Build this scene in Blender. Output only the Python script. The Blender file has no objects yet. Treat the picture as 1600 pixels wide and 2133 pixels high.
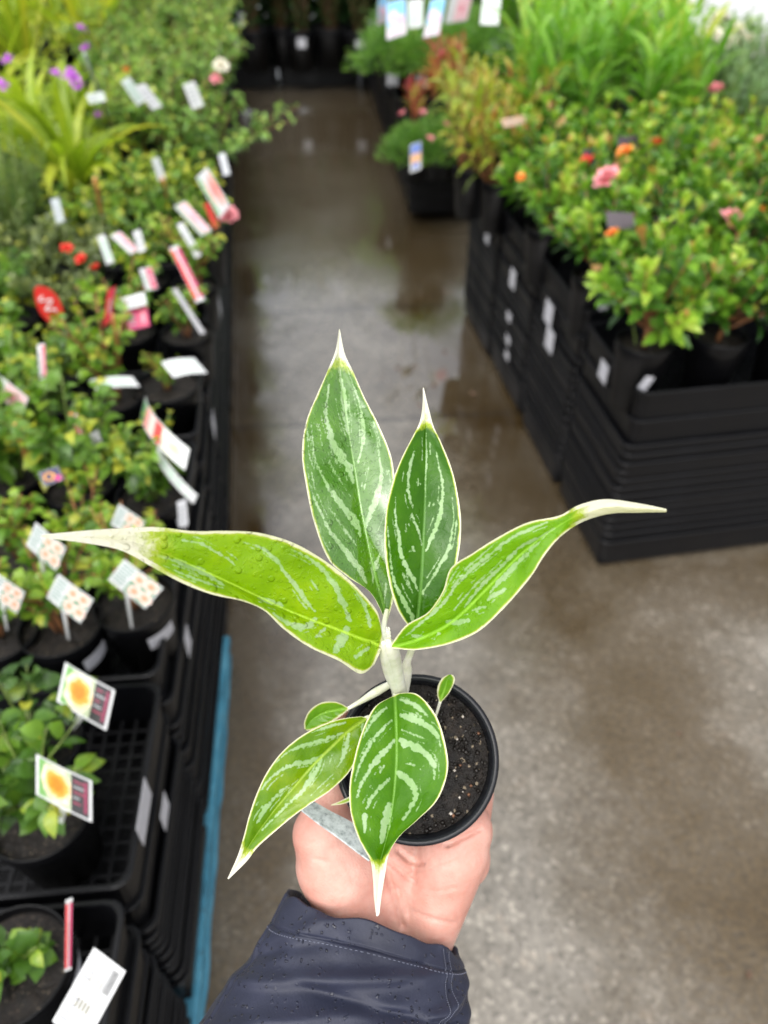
import bpy, math, random
import numpy as np
from mathutils import Vector, Matrix

SC = bpy.context.scene
COL = SC.collection
PI = math.pi
rad = math.radians

# ------------------------------------------------------------------ camera
H = 1.5
PITCH = rad(42)
CAM = np.array([0.0, 0.0, H])
FX = np.array([1.0, 0, 0])
FU = np.array([0, math.sin(PITCH), math.cos(PITCH)])
FW = np.array([0, math.cos(PITCH), -math.sin(PITCH)])
cam = bpy.data.cameras.new('camera')
cam.lens = 27.0
cam.sensor_width = 36.0
cam.clip_start = 0.02
cam.clip_end = 200
cam.dof.use_dof = True
cam.dof.focus_distance = 0.385
cam.dof.aperture_fstop = 6.2
camo = bpy.data.objects.new('camera', cam)
COL.objects.link(camo)
camo.location = (0, 0, H)
camo.rotation_euler = (PI / 2 - PITCH, 0, 0)
SC.camera = camo


def ray(u, v):
    return FX * ((u - 800) / 1600) + FU * ((1066.5 - v) / 1600) + FW


def P(u, v, d):
    """world point seen at photo pixel u, v, d metres deep"""
    return CAM + d * ray(u, v)


def at(u, v, z):
    """world point seen at photo pixel u, v at height z"""
    r = ray(u, v)
    return CAM + r * ((z - H) / r[2])


def on_plane(u, v, p, n):
    r = ray(u, v)
    t = np.dot(np.array(p) - CAM, n) / np.dot(r, n)
    return CAM + r * t


def unit(a):
    a = np.asarray(a, float)
    return a / (np.linalg.norm(a, axis=-1, keepdims=True) + 1e-12)


# ------------------------------------------------------------------ objects
def props(o, label=None, cat=None, group=None, kind=None):
    if label: o['label'] = label
    if cat: o['category'] = cat
    if group: o['group'] = group
    if kind: o['kind'] = kind
    return o


def empty(name, loc, rz=0.0):
    o = bpy.data.objects.new(name, None)
    o.empty_display_size = 0.05
    COL.objects.link(o)
    o.location = [float(c) for c in loc]
    o.rotation_euler = (0, 0, rz)
    return o


def mesh_data(name, verts, faces, mat, smooth=True, cols=None, facecols=None, colname='tint'):
    me = bpy.data.meshes.new(name)
    me.from_pydata([tuple(map(float, p)) for p in verts], [], [tuple(int(i) for i in f) for f in faces])
    mats = mat if isinstance(mat, list) else [mat]
    for m in mats: me.materials.append(m)
    if smooth:
        me.polygons.foreach_set('use_smooth', [True] * len(me.polygons))
    if cols is not None:
        a = me.color_attributes.new(colname, 'FLOAT_COLOR', 'POINT')
        c = np.asarray(cols, float)
        if c.ndim == 1:
            c = np.stack([c, c, c, np.ones_like(c)], 1)
        a.data.foreach_set('color', c.astype(np.float32).ravel())
    if facecols is not None:
        a = me.color_attributes.new(colname, 'FLOAT_COLOR', 'CORNER')
        out = []
        for f, c in zip(faces, facecols):
            out += [c[0], c[1], c[2], 1.0] * len(f)
        a.data.foreach_set('color', np.array(out, np.float32))
    me.update()
    return me


def obj(name, me, parent=None, loc=(0, 0, 0), rz=0.0, scale=None):
    o = bpy.data.objects.new(name, me)
    COL.objects.link(o)
    o.location = [float(c) for c in loc]
    o.rotation_euler = (0, 0, rz)
    if scale is not None:
        o.scale = scale if hasattr(scale, '__len__') else (scale,) * 3
    if parent: o.parent = parent
    return o


# ------------------------------------------------------------------ materials
def new_mat(name):
    m = bpy.data.materials.new(name)
    m.use_nodes = True
    nt = m.node_tree
    b = nt.nodes['Principled BSDF']
    return m, nt, b


def N(nt, kind, **kw):
    n = nt.nodes.new(kind)
    for k, v in kw.items():
        setattr(n, k, v)
    return n


def link(nt, a, b):
    nt.links.new(a, b)


def ramp(nt, fac, stops, interp='LINEAR'):
    r = N(nt, 'ShaderNodeValToRGB')
    r.color_ramp.interpolation = interp
    el = r.color_ramp.elements
    while len(el) > 1: el.remove(el[0])
    for i, (p, c) in enumerate(stops):
        e = el[0] if i == 0 else el.new(p)
        e.position = p
        if not hasattr(c, '__len__'): c = (c, c, c)
        e.color = (c[0], c[1], c[2], 1)
    if fac is not None: link(nt, fac, r.inputs[0])
    return r


def noise(nt, vec, scale, detail=3, rough=0.55, dist=0.0):
    n = N(nt, 'ShaderNodeTexNoise')
    n.inputs['Scale'].default_value = scale
    n.inputs['Detail'].default_value = detail
    n.inputs['Roughness'].default_value = rough
    n.inputs['Distortion'].default_value = dist
    if vec is not None: link(nt, vec, n.inputs['Vector'])
    return n


def math_n(nt, op, a, b=None, c=None, clamp=False):
    n = N(nt, 'ShaderNodeMath', operation=op)
    n.use_clamp = clamp
    for i, x in enumerate((a, b, c)):
        if x is None: continue
        if isinstance(x, (int, float)): n.inputs[i].default_value = x
        else: link(nt, x, n.inputs[i])
    return n.outputs[0]


def mix_c(nt, fac, a, b, mode='MIX'):
    n = N(nt, 'ShaderNodeMix', data_type='RGBA', blend_type=mode)
    n.clamp_factor = True
    for i, x in ((0, fac), (6, a), (7, b)):
        if isinstance(x, (int, float)): n.inputs[i].default_value = x
        elif isinstance(x, tuple): n.inputs[i].default_value = (*x, 1)
        else: link(nt, x, n.inputs[i])
    return n.outputs[2]


def bump(nt, height, strength, dist, b, prev=None):
    n = N(nt, 'ShaderNodeBump')
    n.inputs['Strength'].default_value = strength
    n.inputs['Distance'].default_value = dist
    link(nt, height, n.inputs['Height'])
    if prev is not None: link(nt, prev, n.inputs['Normal'])
    if b is not None: link(nt, n.outputs[0], b.inputs['Normal'])
    return n.outputs[0]


def objco(nt):
    return N(nt, 'ShaderNodeTexCoord').outputs['Object']


def translucent_out(nt, b, color, fac):
    tr = N(nt, 'ShaderNodeBsdfTranslucent')
    link(nt, color, tr.inputs['Color'])
    mx = N(nt, 'ShaderNodeMixShader')
    mx.inputs[0].default_value = fac
    link(nt, b.outputs[0], mx.inputs[1])
    link(nt, tr.outputs[0], mx.inputs[2])
    link(nt, mx.outputs[0], nt.nodes['Material Output'].inputs['Surface'])


def foliage_mat(name, stops, rough=0.32, trans=0.35):
    m, nt, b = new_mat(name)
    a = N(nt, 'ShaderNodeVertexColor', layer_name='tint')
    oi = N(nt, 'ShaderNodeObjectInfo')
    co = objco(nt)
    n = noise(nt, co, 55, 2)
    s = N(nt, 'ShaderNodeSeparateColor'); link(nt, a.outputs[0], s.inputs[0])
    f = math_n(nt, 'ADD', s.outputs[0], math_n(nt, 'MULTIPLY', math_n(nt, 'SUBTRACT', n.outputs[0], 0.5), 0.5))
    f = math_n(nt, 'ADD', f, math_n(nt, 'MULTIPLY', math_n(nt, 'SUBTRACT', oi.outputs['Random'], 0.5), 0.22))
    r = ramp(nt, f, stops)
    link(nt, r.outputs[0], b.inputs['Base Color'])
    b.inputs['Roughness'].default_value = rough
    b.inputs['Specular IOR Level'].default_value = 0.5
    bump(nt, n.outputs[0], 0.4, 0.003, b)
    bright = mix_c(nt, 1.0, r.outputs[0], (1.35, 1.45, 0.8), 'MULTIPLY')
    translucent_out(nt, b, bright, trans)
    return m


def plain_mat(name, col, rough=0.5, var=0.25, scale=30, bumpk=0.0, spec=0.5, metallic=0.0):
    m, nt, b = new_mat(name)
    co = objco(nt)
    n = noise(nt, co, scale, 4)
    c0 = tuple(c * (1 - var) for c in col); c1 = tuple(min(1, c * (1 + var)) for c in col)
    r = ramp(nt, n.outputs[0], [(0.3, c0), (0.7, c1)])
    link(nt, r.outputs[0], b.inputs['Base Color'])
    b.inputs['Roughness'].default_value = rough
    b.inputs['Specular IOR Level'].default_value = spec
    b.inputs['Metallic'].default_value = metallic
    if bumpk: bump(nt, n.outputs[0], bumpk, 0.004, b)
    return m


M = {}
M['rose'] = foliage_mat('rose leaves', [(0.0, (0.022, 0.050, 0.009)), (0.4, (0.072, 0.170, 0.019)), (0.75, (0.178, 0.330, 0.034)), (1.0, (0.451, 0.460, 0.043))])
M['rose_dark'] = foliage_mat('dark rose leaves', [(0.0, (0.022, 0.045, 0.012)), (0.5, (0.052, 0.120, 0.025)), (0.85, (0.112, 0.220, 0.043)), (1.0, (0.270, 0.360, 0.051))], 0.25)
M['sparse'] = foliage_mat('yellow green rose leaves', [(0.0, (.035, .085, .012)), (0.4, (.115, .25, .025)), (0.75, (.26, .41, .035)), (1.0, (.40, .42, .05))])
M['grey'] = foliage_mat('grey green leaves', [(0.0, (0.046, 0.070, 0.025)), (0.5, (0.138, 0.180, 0.064)), (0.85, (0.257, 0.300, 0.093)), (1.0, (0.412, 0.420, 0.085))])
M['rosemary'] = foliage_mat('rosemary needles', [(0.0, (0.032, 0.060, 0.017)), (0.5, (0.105, 0.190, 0.043)), (0.9, (0.244, 0.340, 0.068)), (1.0, (0.412, 0.420, 0.076))])
M['strap'] = foliage_mat('strap leaves', [(0.0, (0.098, 0.160, 0.009)), (0.5, (0.283, 0.400, 0.025)), (0.85, (0.508, 0.560, 0.051)), (1.0, (0.500, 0.500, 0.043))], 0.35, 0.4)
M['shrub'] = foliage_mat('small shrub leaves', [(0.0, (.04, .095, .02)), (0.45, (.14, .28, .045)), (0.8, (.28, .46, .075)), (1.0, (.48, .54, .1))])
M['ixora'] = foliage_mat('glossy ixora leaves', [(0.0, (.015, .05, .008)), (0.35, (.065, .175, .016)), (0.7, (.20, .39, .035)), (0.92, (.42, .54, .06)), (1.0, (.5, .25, .09))], 0.25)
M['lance'] = foliage_mat('lance leaves', [(0.0, (.045, .13, .018)), (0.45, (.145, .34, .035)), (0.8, (.27, .50, .06)), (1.0, (.50, .52, .08))], 0.35, 0.4)
M['silver'] = foliage_mat('silvery green leaves', [(0.0, (.06, .12, .05)), (0.5, (.19, .31, .14)), (0.85, (.33, .46, .24)), (1.0, (.45, .55, .3))], 0.4)
M['nandina'] = foliage_mat('nandina leaves', [(0.0, (.10, .16, .02)), (0.35, (.30, .40, .04)), (0.6, (.46, .42, .06)), (0.82, (.46, .19, .06)), (1.0, (.45, .07, .08))], 0.35, 0.4)
M['mound'] = foliage_mat('fine mound foliage', [(0.0, (0.032, 0.080, 0.010)), (0.5, (0.105, 0.250, 0.034)), (0.9, (0.217, 0.400, 0.060)), (1.0, (0.376, 0.480, 0.085))])
M['dark_tree'] = foliage_mat('dark tree leaves', [(0.0, (.012, .035, .012)), (0.5, (.04, .105, .03)), (0.9, (.10, .22, .07)), (1.0, (.2, .32, .08))])
M['stem_green'] = plain_mat('green stems', (.14, .20, .04), 0.5)
M['stem_brown'] = plain_mat('brown stems', (.17, .085, .035), 0.7)
M['stem_red'] = plain_mat('reddish stems', (.30, .13, .05), 0.6)
M['bark'] = plain_mat('tree bark', (.14, .085, .055), 0.8, 0.4, 60, 0.5)


def plastic_black(name, base, rough):
    m, nt, b = new_mat(name)
    co = objco(nt)
    n = noise(nt, co, 9, 4, 0.6)
    n2 = noise(nt, co, 160, 2)
    r = ramp(nt, n.outputs[0], [(0.3, tuple(c * 0.75 for c in base)), (0.62, base), (0.8, tuple(c * 1.6 + 0.0015 for c in base))])
    link(nt, r.outputs[0], b.inputs['Base Color'])
    rr = ramp(nt, n.outputs[0], [(0.3, rough - 0.12), (0.7, rough + 0.12)])
    link(nt, rr.outputs[0], b.inputs['Roughness'])
    b.inputs['Specular IOR Level'].default_value = .27
    bump(nt, n2.outputs[0], 0.15, 0.001, b)
    return m


M['tray'] = plastic_black('black tray plastic', (.0030, .0032, .0044), 0.40)
M['pot'] = plastic_black('black pot plastic', (.0032, .0033, .0042), 0.40)
M['held_pot'] = plastic_black('wet black pot plastic', (.010, .011, .014), 0.25)


def soil_mat():
    m, nt, b = new_mat('potting soil')
    co = objco(nt)
    n = noise(nt, co, 120, 5, 0.7)
    v = N(nt, 'ShaderNodeTexVoronoi'); v.inputs['Scale'].default_value = 700
    link(nt, co, v.inputs['Vector'])
    r = ramp(nt, n.outputs[0], [(0.3, (.003, .002, .0015)), (0.55, (.011, .007, .005)), (0.75, (.035, .022, .014))])
    sp = N(nt, 'ShaderNodeSeparateColor'); link(nt, v.outputs['Color'], sp.inputs[0])
    sel = ramp(nt, sp.outputs[0], [(0.975, 0.0), (0.98, 1.0)])
    c = mix_c(nt, sel.outputs[0], r.outputs[0], (.24, .19, .13))
    link(nt, c, b.inputs['Base Color'])
    b.inputs['Roughness'].default_value = 0.45
    bump(nt, n.outputs[0], 1.0, 0.006, b)
    return m


M['soil'] = soil_mat()


def print_mat():
    m, nt, b = new_mat('printed card')
    a = N(nt, 'ShaderNodeVertexColor', layer_name='ink')
    n = noise(nt, objco(nt), 220, 3)
    r = ramp(nt, n.outputs[0], [(0.3, 0.86), (0.7, 1.0)])
    link(nt, mix_c(nt, 1.0, a.outputs[0], r.outputs[0], 'MULTIPLY'), b.inputs['Base Color'])
    b.inputs['Roughness'].default_value = 0.3
    return m


M['print'] = print_mat()
M['sticker'] = plain_mat('white paper sticker', (.56, .56, .60), 0.45, 0.08, 150)
M['white_card'] = plain_mat('white plastic card', (.74, .75, .75), 0.3, 0.06, 60)
M['petal_pink'] = plain_mat('pink petals', (.78, .30, .33), 0.5, 0.25, 80)
M['petal_red'] = plain_mat('red petals', (.72, .05, .03), 0.5, 0.25, 80)
M['petal_orange'] = plain_mat('orange petals', (.85, .25, .04), 0.5, 0.25, 80)
M['petal_mauve'] = plain_mat('mauve petals', (.50, .13, .60), 0.5, 0.25, 80)
M['petal_cream'] = plain_mat('cream petals', (.78, .74, .60), 0.5, 0.15, 80)
M['bamboo'] = plain_mat('orange stake plastic', (.50, .22, .07), 0.5, 0.2, 60)
M['wall_white'] = plain_mat('white painted wall', (.74, .75, .78), 0.5, 0.06, 1.5)
M['post'] = plain_mat('grey galvanised steel', (.42, .46, .48), 0.4, 0.15, 20, 0, 0.5, 0.4)


def blue_mat():
    m, nt, b = new_mat('worn blue paint')
    co = objco(nt)
    n = noise(nt, co, 14, 5, 0.65)
    n2 = noise(nt, co, 70, 4, 0.7)
    r = ramp(nt, n.outputs[0], [(0.3, (.03, .13, .19)), (0.5, (.05, .23, .34)), (0.7, (.10, .31, .42))])
    c = mix_c(nt, ramp(nt, n2.outputs[0], [(0.60, 0.0), (0.68, 0.8)]).outputs[0], r.outputs[0], (.06, .08, .08))
    link(nt, c, b.inputs['Base Color'])
    b.inputs['Roughness'].default_value = 0.5
    bump(nt, n2.outputs[0], 0.5, 0.003, b)
    return m


M['blue'] = blue_mat()

# row lines on the floor (aisle runs to the upper left)
L_P, L_ANG = np.array([-0.355, 1.244]), rad(8.5)
R_P, R_ANG = np.array([0.569, 1.436]), rad(9.6)


def concrete_mat():
    m, nt, b = new_mat('wet concrete')
    co = objco(nt)
    sx = N(nt, 'ShaderNodeSeparateXYZ'); link(nt, co, sx.inputs[0])
    X, Y = sx.outputs[0], sx.outputs[1]
    big = noise(nt, co, 1.3, 5, 0.6, 0.4)
    mid = noise(nt, co, 6, 6, 0.65, 0.3)
    fine = noise(nt, co, 95, 4, 0.7)
    base = ramp(nt, mid.outputs[0], [(0.2, (.122, .108, .086)), (0.5, (.184, .167, .140)), (0.8, (.250, .228, .194))])
    vor = N(nt, 'ShaderNodeTexVoronoi'); vor.inputs['Scale'].default_value = 130
    link(nt, co, vor.inputs['Vector'])
    sp = N(nt, 'ShaderNodeSeparateColor'); link(nt, vor.outputs['Color'], sp.inputs[0])
    agg = ramp(nt, sp.outputs[0], [(0.0, 0.5), (0.25, 0.85), (0.8, 1.1), (0.93, 1.5), (1.0, 2.1)])
    c = mix_c(nt, 0.75, base.outputs[0], agg.outputs[0], 'MULTIPLY')
    spots = noise(nt, co, 26, 3, 0.6)
    c = mix_c(nt, ramp(nt, spots.outputs[0], [(0.60, 0.0), (0.70, 0.45)]).outputs[0], c, (.34, .28, .22))
    # brown algae growing beside the two rows of trays
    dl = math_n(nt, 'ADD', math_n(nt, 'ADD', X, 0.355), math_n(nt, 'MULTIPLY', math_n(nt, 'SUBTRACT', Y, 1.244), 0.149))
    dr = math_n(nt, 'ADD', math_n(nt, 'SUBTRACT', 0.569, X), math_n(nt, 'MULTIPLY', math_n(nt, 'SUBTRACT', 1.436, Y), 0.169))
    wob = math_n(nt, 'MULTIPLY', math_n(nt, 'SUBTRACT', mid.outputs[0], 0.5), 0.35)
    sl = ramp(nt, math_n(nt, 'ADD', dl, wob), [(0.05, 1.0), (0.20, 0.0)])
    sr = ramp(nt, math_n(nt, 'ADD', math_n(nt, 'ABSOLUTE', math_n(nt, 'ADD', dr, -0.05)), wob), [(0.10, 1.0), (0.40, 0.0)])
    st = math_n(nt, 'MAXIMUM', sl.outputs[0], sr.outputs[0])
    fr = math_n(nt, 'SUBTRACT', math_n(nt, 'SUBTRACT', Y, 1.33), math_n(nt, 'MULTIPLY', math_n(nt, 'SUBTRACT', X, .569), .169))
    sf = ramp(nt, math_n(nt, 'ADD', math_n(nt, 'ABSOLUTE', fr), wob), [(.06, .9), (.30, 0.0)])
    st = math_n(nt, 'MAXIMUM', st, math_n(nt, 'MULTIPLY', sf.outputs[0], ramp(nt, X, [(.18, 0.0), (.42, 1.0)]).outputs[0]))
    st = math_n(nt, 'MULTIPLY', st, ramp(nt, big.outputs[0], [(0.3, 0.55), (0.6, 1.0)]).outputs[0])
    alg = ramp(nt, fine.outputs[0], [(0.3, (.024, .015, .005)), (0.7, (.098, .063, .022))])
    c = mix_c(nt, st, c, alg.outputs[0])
    patch = ramp(nt, big.outputs[0], [(0.52, 0.0), (0.66, 0.6)])
    c = mix_c(nt, patch.outputs[0], c, mix_c(nt, 1.0, c, (.55, .50, .42), 'MULTIPLY'))
    # expansion joints across the aisle
    jy = math_n(nt, 'SUBTRACT', Y, math_n(nt, 'MULTIPLY', X, 0.10))
    jl = None
    for y0 in (2.13, 2.93, 4.3, 5.6):
        d = math_n(nt, 'ABSOLUTE', math_n(nt, 'SUBTRACT', math_n(nt, 'ADD', jy, math_n(nt, 'MULTIPLY', wob, 0.05)), y0))
        q = ramp(nt, d, [(0.004, 1.0), (0.012, 0.0)]).outputs[0]
        jl = q if jl is None else math_n(nt, 'MAXIMUM', jl, q)
    c = mix_c(nt, math_n(nt, 'MULTIPLY', jl, 0.75), c, (.035, .028, .02))
    # rain water lies on the aisle, the near corner has drained
    film = ramp(nt, math_n(nt, 'ADD', math_n(nt, 'MULTIPLY', Y, 0.25), math_n(nt, 'MULTIPLY', math_n(nt, 'SUBTRACT', big.outputs[0], 0.5), 0.55)), [(0.20, 0.0), (0.36, 1.0)])
    film = math_n(nt, 'MULTIPLY', film.outputs[0], ramp(nt, math_n(nt, 'SUBTRACT', X, math_n(nt, 'MULTIPLY', Y, .1)), [(0.30, 1.0), (0.62, .35)]).outputs[0])
    c = mix_c(nt, math_n(nt, 'MULTIPLY', film, 0.7), c, mix_c(nt, 1.0, c, (.70, .67, .60), 'MULTIPLY'))
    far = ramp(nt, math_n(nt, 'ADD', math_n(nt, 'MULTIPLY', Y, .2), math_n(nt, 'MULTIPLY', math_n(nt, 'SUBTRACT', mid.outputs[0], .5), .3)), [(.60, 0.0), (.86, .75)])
    c = mix_c(nt, far.outputs[0], c, (.060, .046, .028))  # far floor stained darker, the hedge's dark reflection also put into its colour
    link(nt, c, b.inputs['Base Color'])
    # one clear puddle beside the right row
    px = math_n(nt, 'MULTIPLY', math_n(nt, 'ADD', math_n(nt, 'SUBTRACT', X, .16), math_n(nt, 'MULTIPLY', math_n(nt, 'SUBTRACT', Y, 2.35), .2)), 7.0)
    py = math_n(nt, 'MULTIPLY', math_n(nt, 'SUBTRACT', Y, 2.35), 1.5)
    pr = math_n(nt, 'SQRT', math_n(nt, 'ADD', math_n(nt, 'MULTIPLY', px, px), math_n(nt, 'MULTIPLY', py, py)))
    pr = math_n(nt, 'ADD', pr, math_n(nt, 'MULTIPLY', math_n(nt, 'SUBTRACT', mid.outputs[0], .5), 2.2))
    pool = ramp(nt, pr, [(.75, 1.0), (.95, 0.0)]).outputs[0]
    pud = ramp(nt, math_n(nt, 'ADD', math_n(nt, 'MULTIPLY', big.outputs[0], 0.6), math_n(nt, 'MULTIPLY', mid.outputs[0], 0.4)), [(0.42, 0.24), (0.50, 0.11), (0.58, 0.035)])
    rough = math_n(nt, 'ADD', math_n(nt, 'MULTIPLY', pud.outputs[0], film), math_n(nt, 'MULTIPLY', math_n(nt, 'SUBTRACT', 1.0, film), 0.42))
    rough = math_n(nt, 'MULTIPLY', rough, math_n(nt, 'SUBTRACT', 1.0, math_n(nt, 'MULTIPLY', pool, .9)))
    link(nt, rough, b.inputs['Roughness'])
    b.inputs['Coat IOR'].default_value = 1.9
    link(nt, math_n(nt, 'MULTIPLY', math_n(nt, 'MAXIMUM', film, pool), .8), b.inputs['Coat Weight'])
    link(nt, math_n(nt, 'ADD', math_n(nt, 'MULTIPLY', rough, .6), .02), b.inputs['Coat Roughness'])
    link(nt, math_n(nt, 'ADD', math_n(nt, 'MULTIPLY', film, .5), .5), b.inputs['Specular IOR Level'])
    bs = math_n(nt, 'MULTIPLY', fine.outputs[0], math_n(nt, 'MULTIPLY', rough, 2.0, clamp=True))
    bump(nt, bs, 0.5, 0.004, b)
    return m


M['concrete'] = concrete_mat()


# ------------------------------------------------------------------ world and light
def build_world():
    w = bpy.data.worlds.new('World'); SC.world = w
    w.use_nodes = True
    nt = w.node_tree
    bg = nt.nodes['Background']
    sky = N(nt, 'ShaderNodeTexSky', sky_type='NISHITA')
    sky.sun_disc = False
    sky.sun_elevation = rad(62)
    sky.sun_rotation = rad(200)
    sky.dust_density = 4.0
    sky.air_density = 1.0
    hs = N(nt, 'ShaderNodeHueSaturation')
    hs.inputs['Saturation'].default_value = 0.22
    link(nt, sky.outputs[0], hs.inputs['Color'])
    link(nt, hs.outputs[0], bg.inputs['Color'])
    bg.inputs['Strength'].default_value = 0.15
    sd = bpy.data.lights.new('sun', 'SUN')
    sd.energy = 1.1
    sd.angle = rad(100)
    sd.color = (1.0, 0.97, 0.93)
    so = bpy.data.objects.new('sun', sd)
    COL.objects.link(so)
    az = rad(200)
    el = rad(62)
    d = Vector((math.sin(az) * math.cos(el), math.cos(az) * math.cos(el), math.sin(el)))
    so.rotation_euler = d.to_track_quat('Z', 'Y').to_euler()
    so.location = (0, 0, 8)
    SC.view_settings.view_transform = 'Standard'
    SC.view_settings.look = 'None'
    SC.view_settings.gamma = 1
    SC.view_settings.exposure = 0.95


build_world()


# ------------------------------------------------------------------ ground
def build_ground():
    v = [(-60, -40, 0), (60, -40, 0), (60, 80, 0), (-60, 80, 0)]
    o = obj('ground', mesh_data('ground', v, [(0, 1, 2, 3)], M['concrete'], False))
    props(o, kind='structure')


build_ground()


def build_scraps():
    for (u, v, ln, a, t) in ((1560, 2030, .018, .9, 'dark fallen leaf scrap on the wet floor at the bottom right'), (1415, 1530, .014, .3, 'small dark fallen leaf scrap on the floor right of the held pot'), (985, 820, .03, 2.0, 'pale fallen leaf scrap on the wet floor by the right row')):
        p = at(u, v, 0.0)
        V, F = [], []
        for k in range(7):
            q = k / 6
            w = ln * .3 * math.sin(PI * (.08 + .9 * q))
            c = np.array([math.cos(a), math.sin(a), 0]) * ln * (q - .5)
            s_ = np.array([-math.sin(a), math.cos(a), 0]) * w
            z = np.array([0, 0, .003 + .003 * math.sin(4 * q + a)])
            V += [c - s_ + z, c + z * .6, c + s_ + z * 1.2]
        for k in range(6):
            b0 = 3 * k
            F += [(b0, b0 + 1, b0 + 4, b0 + 3), (b0 + 1, b0 + 2, b0 + 5, b0 + 4)]
        o = obj('fallen_leaf', mesh_data('fallen_leaf', V, F, M['bark']), None, p)
        props(o, t, 'fallen leaf', 'leaf scraps on the floor')


build_scraps()


# ------------------------------------------------------------------ trays
def rrect(lx, ly, r, z, seg=4):
    pts = []
    for cx, cy, a0 in ((lx / 2 - r, ly / 2 - r, 0), (-lx / 2 + r, ly / 2 - r, 90), (-lx / 2 + r, -ly / 2 + r, 180), (lx / 2 - r, -ly / 2 + r, 270)):
        for k in range(seg + 1):
            a = rad(a0 + 90 * k / seg)
            pts.append((cx + r * math.cos(a), cy + r * math.sin(a), z))
    return pts


def loft(rings, cap0=False, cap1=False):
    V, F = [], []
    n = len(rings[0])
    for r in rings: V += list(r)
    for i in range(len(rings) - 1):
        for k in range(n):
            a, b2 = i * n + k, i * n + (k + 1) % n
            F.append((a, b2, b2 + n, a + n))
    if cap0: F.append(tuple(range(n))[::-1])
    if cap1: F.append(tuple((len(rings) - 1) * n + k for k in range(n)))
    return V, F


def merge(parts):
    V, F = [], []
    for v, f in parts:
        o = len(V)
        V += list(v)
        F += [tuple(i + o for i in ff) for ff in f]
    return V, F


def boxv(x0, y0, z0, x1, y1, z1):
    v = [(x0, y0, z0), (x1, y0, z0), (x1, y1, z0), (x0, y1, z0), (x0, y0, z1), (x1, y0, z1), (x1, y1, z1), (x0, y1, z1)]
    f = [(3, 2, 1, 0), (4, 5, 6, 7), (0, 1, 5, 4), (1, 2, 6, 5), (2, 3, 7, 6), (3, 0, 4, 7)]
    return v, f


TRAY_H = 0.085
_trays = {}


def tray_mesh(lx, ly, full):
    """open nursery tray, origin at the middle of its base"""
    key = (round(lx, 3), round(ly, 3), full)
    if key in _trays: return _trays[key]
    h = TRAY_H
    r = 0.022
    t = 0.006
    prof = [(t, 0.0), (0.003, h * 0.5), (0.0025, h * 0.5 + .002), (0.0005, h - 0.010), (-0.0022, h - 0.010), (-0.003, h - 0.0015), (-0.0012, h), (0.003, h), (0.0045, h - 0.003), (0.006, h * .5), (t + 0.003, 0.006)]
    rings = [rrect(lx - 2 * a, ly - 2 * a, r, z) for a, z in prof]
    parts = [loft(rings)]
    # lattice floor
    if full:
        nx, ny = int(lx / 0.022), int(ly / 0.022)
        for i in range(nx + 1):
            x = -lx / 2 + t + (lx - 2 * t) * i / nx
            parts.append(boxv(x - .0025, -ly / 2 + t, 0.001, x + .0025, ly / 2 - t, 0.006))
        for j in range(ny + 1):
            y = -ly / 2 + t + (ly - 2 * t) * j / ny
            parts.append(boxv(-lx / 2 + t, y - .0025, 0.0015, lx / 2 - t, y + .0025, 0.0045))
    else:
        parts.append(boxv(-lx / 2 + t, -ly / 2 + t, 0.001, lx / 2 - t, ly / 2 - t, 0.005))
    V, F = merge(parts)
    me = mesh_data('tray', V, F, M['tray'], False)
    _trays[key] = me
    return me


random.seed(5)


def tray_stack(corner, ang, along, across, z_top, z_bot, side, top_label, mid_label, group, pitch=0.034, jitter=0.003, only=None, lean=0.0):
    """a stack of nested trays. corner = floor point nearest to the camera at the aisle; side -1 runs left of it, +1 right.
    returns the list of trays, top one first"""
    a = np.array([-math.sin(ang), math.cos(ang)])
    p = np.array([math.cos(ang), math.sin(ang)]) * side
    c = np.array(corner) + a * along / 2 + p * across / 2
    out = []
    z = z_top - TRAY_H
    k = 0
    while z > z_bot - 1e-6 and (only is None or k < only):
        me = tray_mesh(across, along, k == 0)
        o = obj('nursery_tray', me, None, (c[0] + lean * k + random.uniform(-jitter, jitter), c[1] + random.uniform(-jitter, jitter), z), ang + random.uniform(-.004, .004))
        props(o, top_label if k == 0 else mid_label, 'plant tray', group)
        out.append(o)
        z -= pitch if k > 1 else (0.078, 0.070)[k]
        k += 1
    return out


def lrow(y):
    """floor point on the aisle face of the left row"""
    if y < 1.3: return np.array([-0.388 - 0.085 * (y - 1.3), y])
    return np.array([-0.388 - 0.142 * (y - 1.3), y])


def lang(y): return math.atan(0.085 if y < 1.3 else 0.145)


def rrow(y):
    return np.array([R_P[0] - math.tan(R_ANG) * (y - R_P[1]), y])


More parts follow.
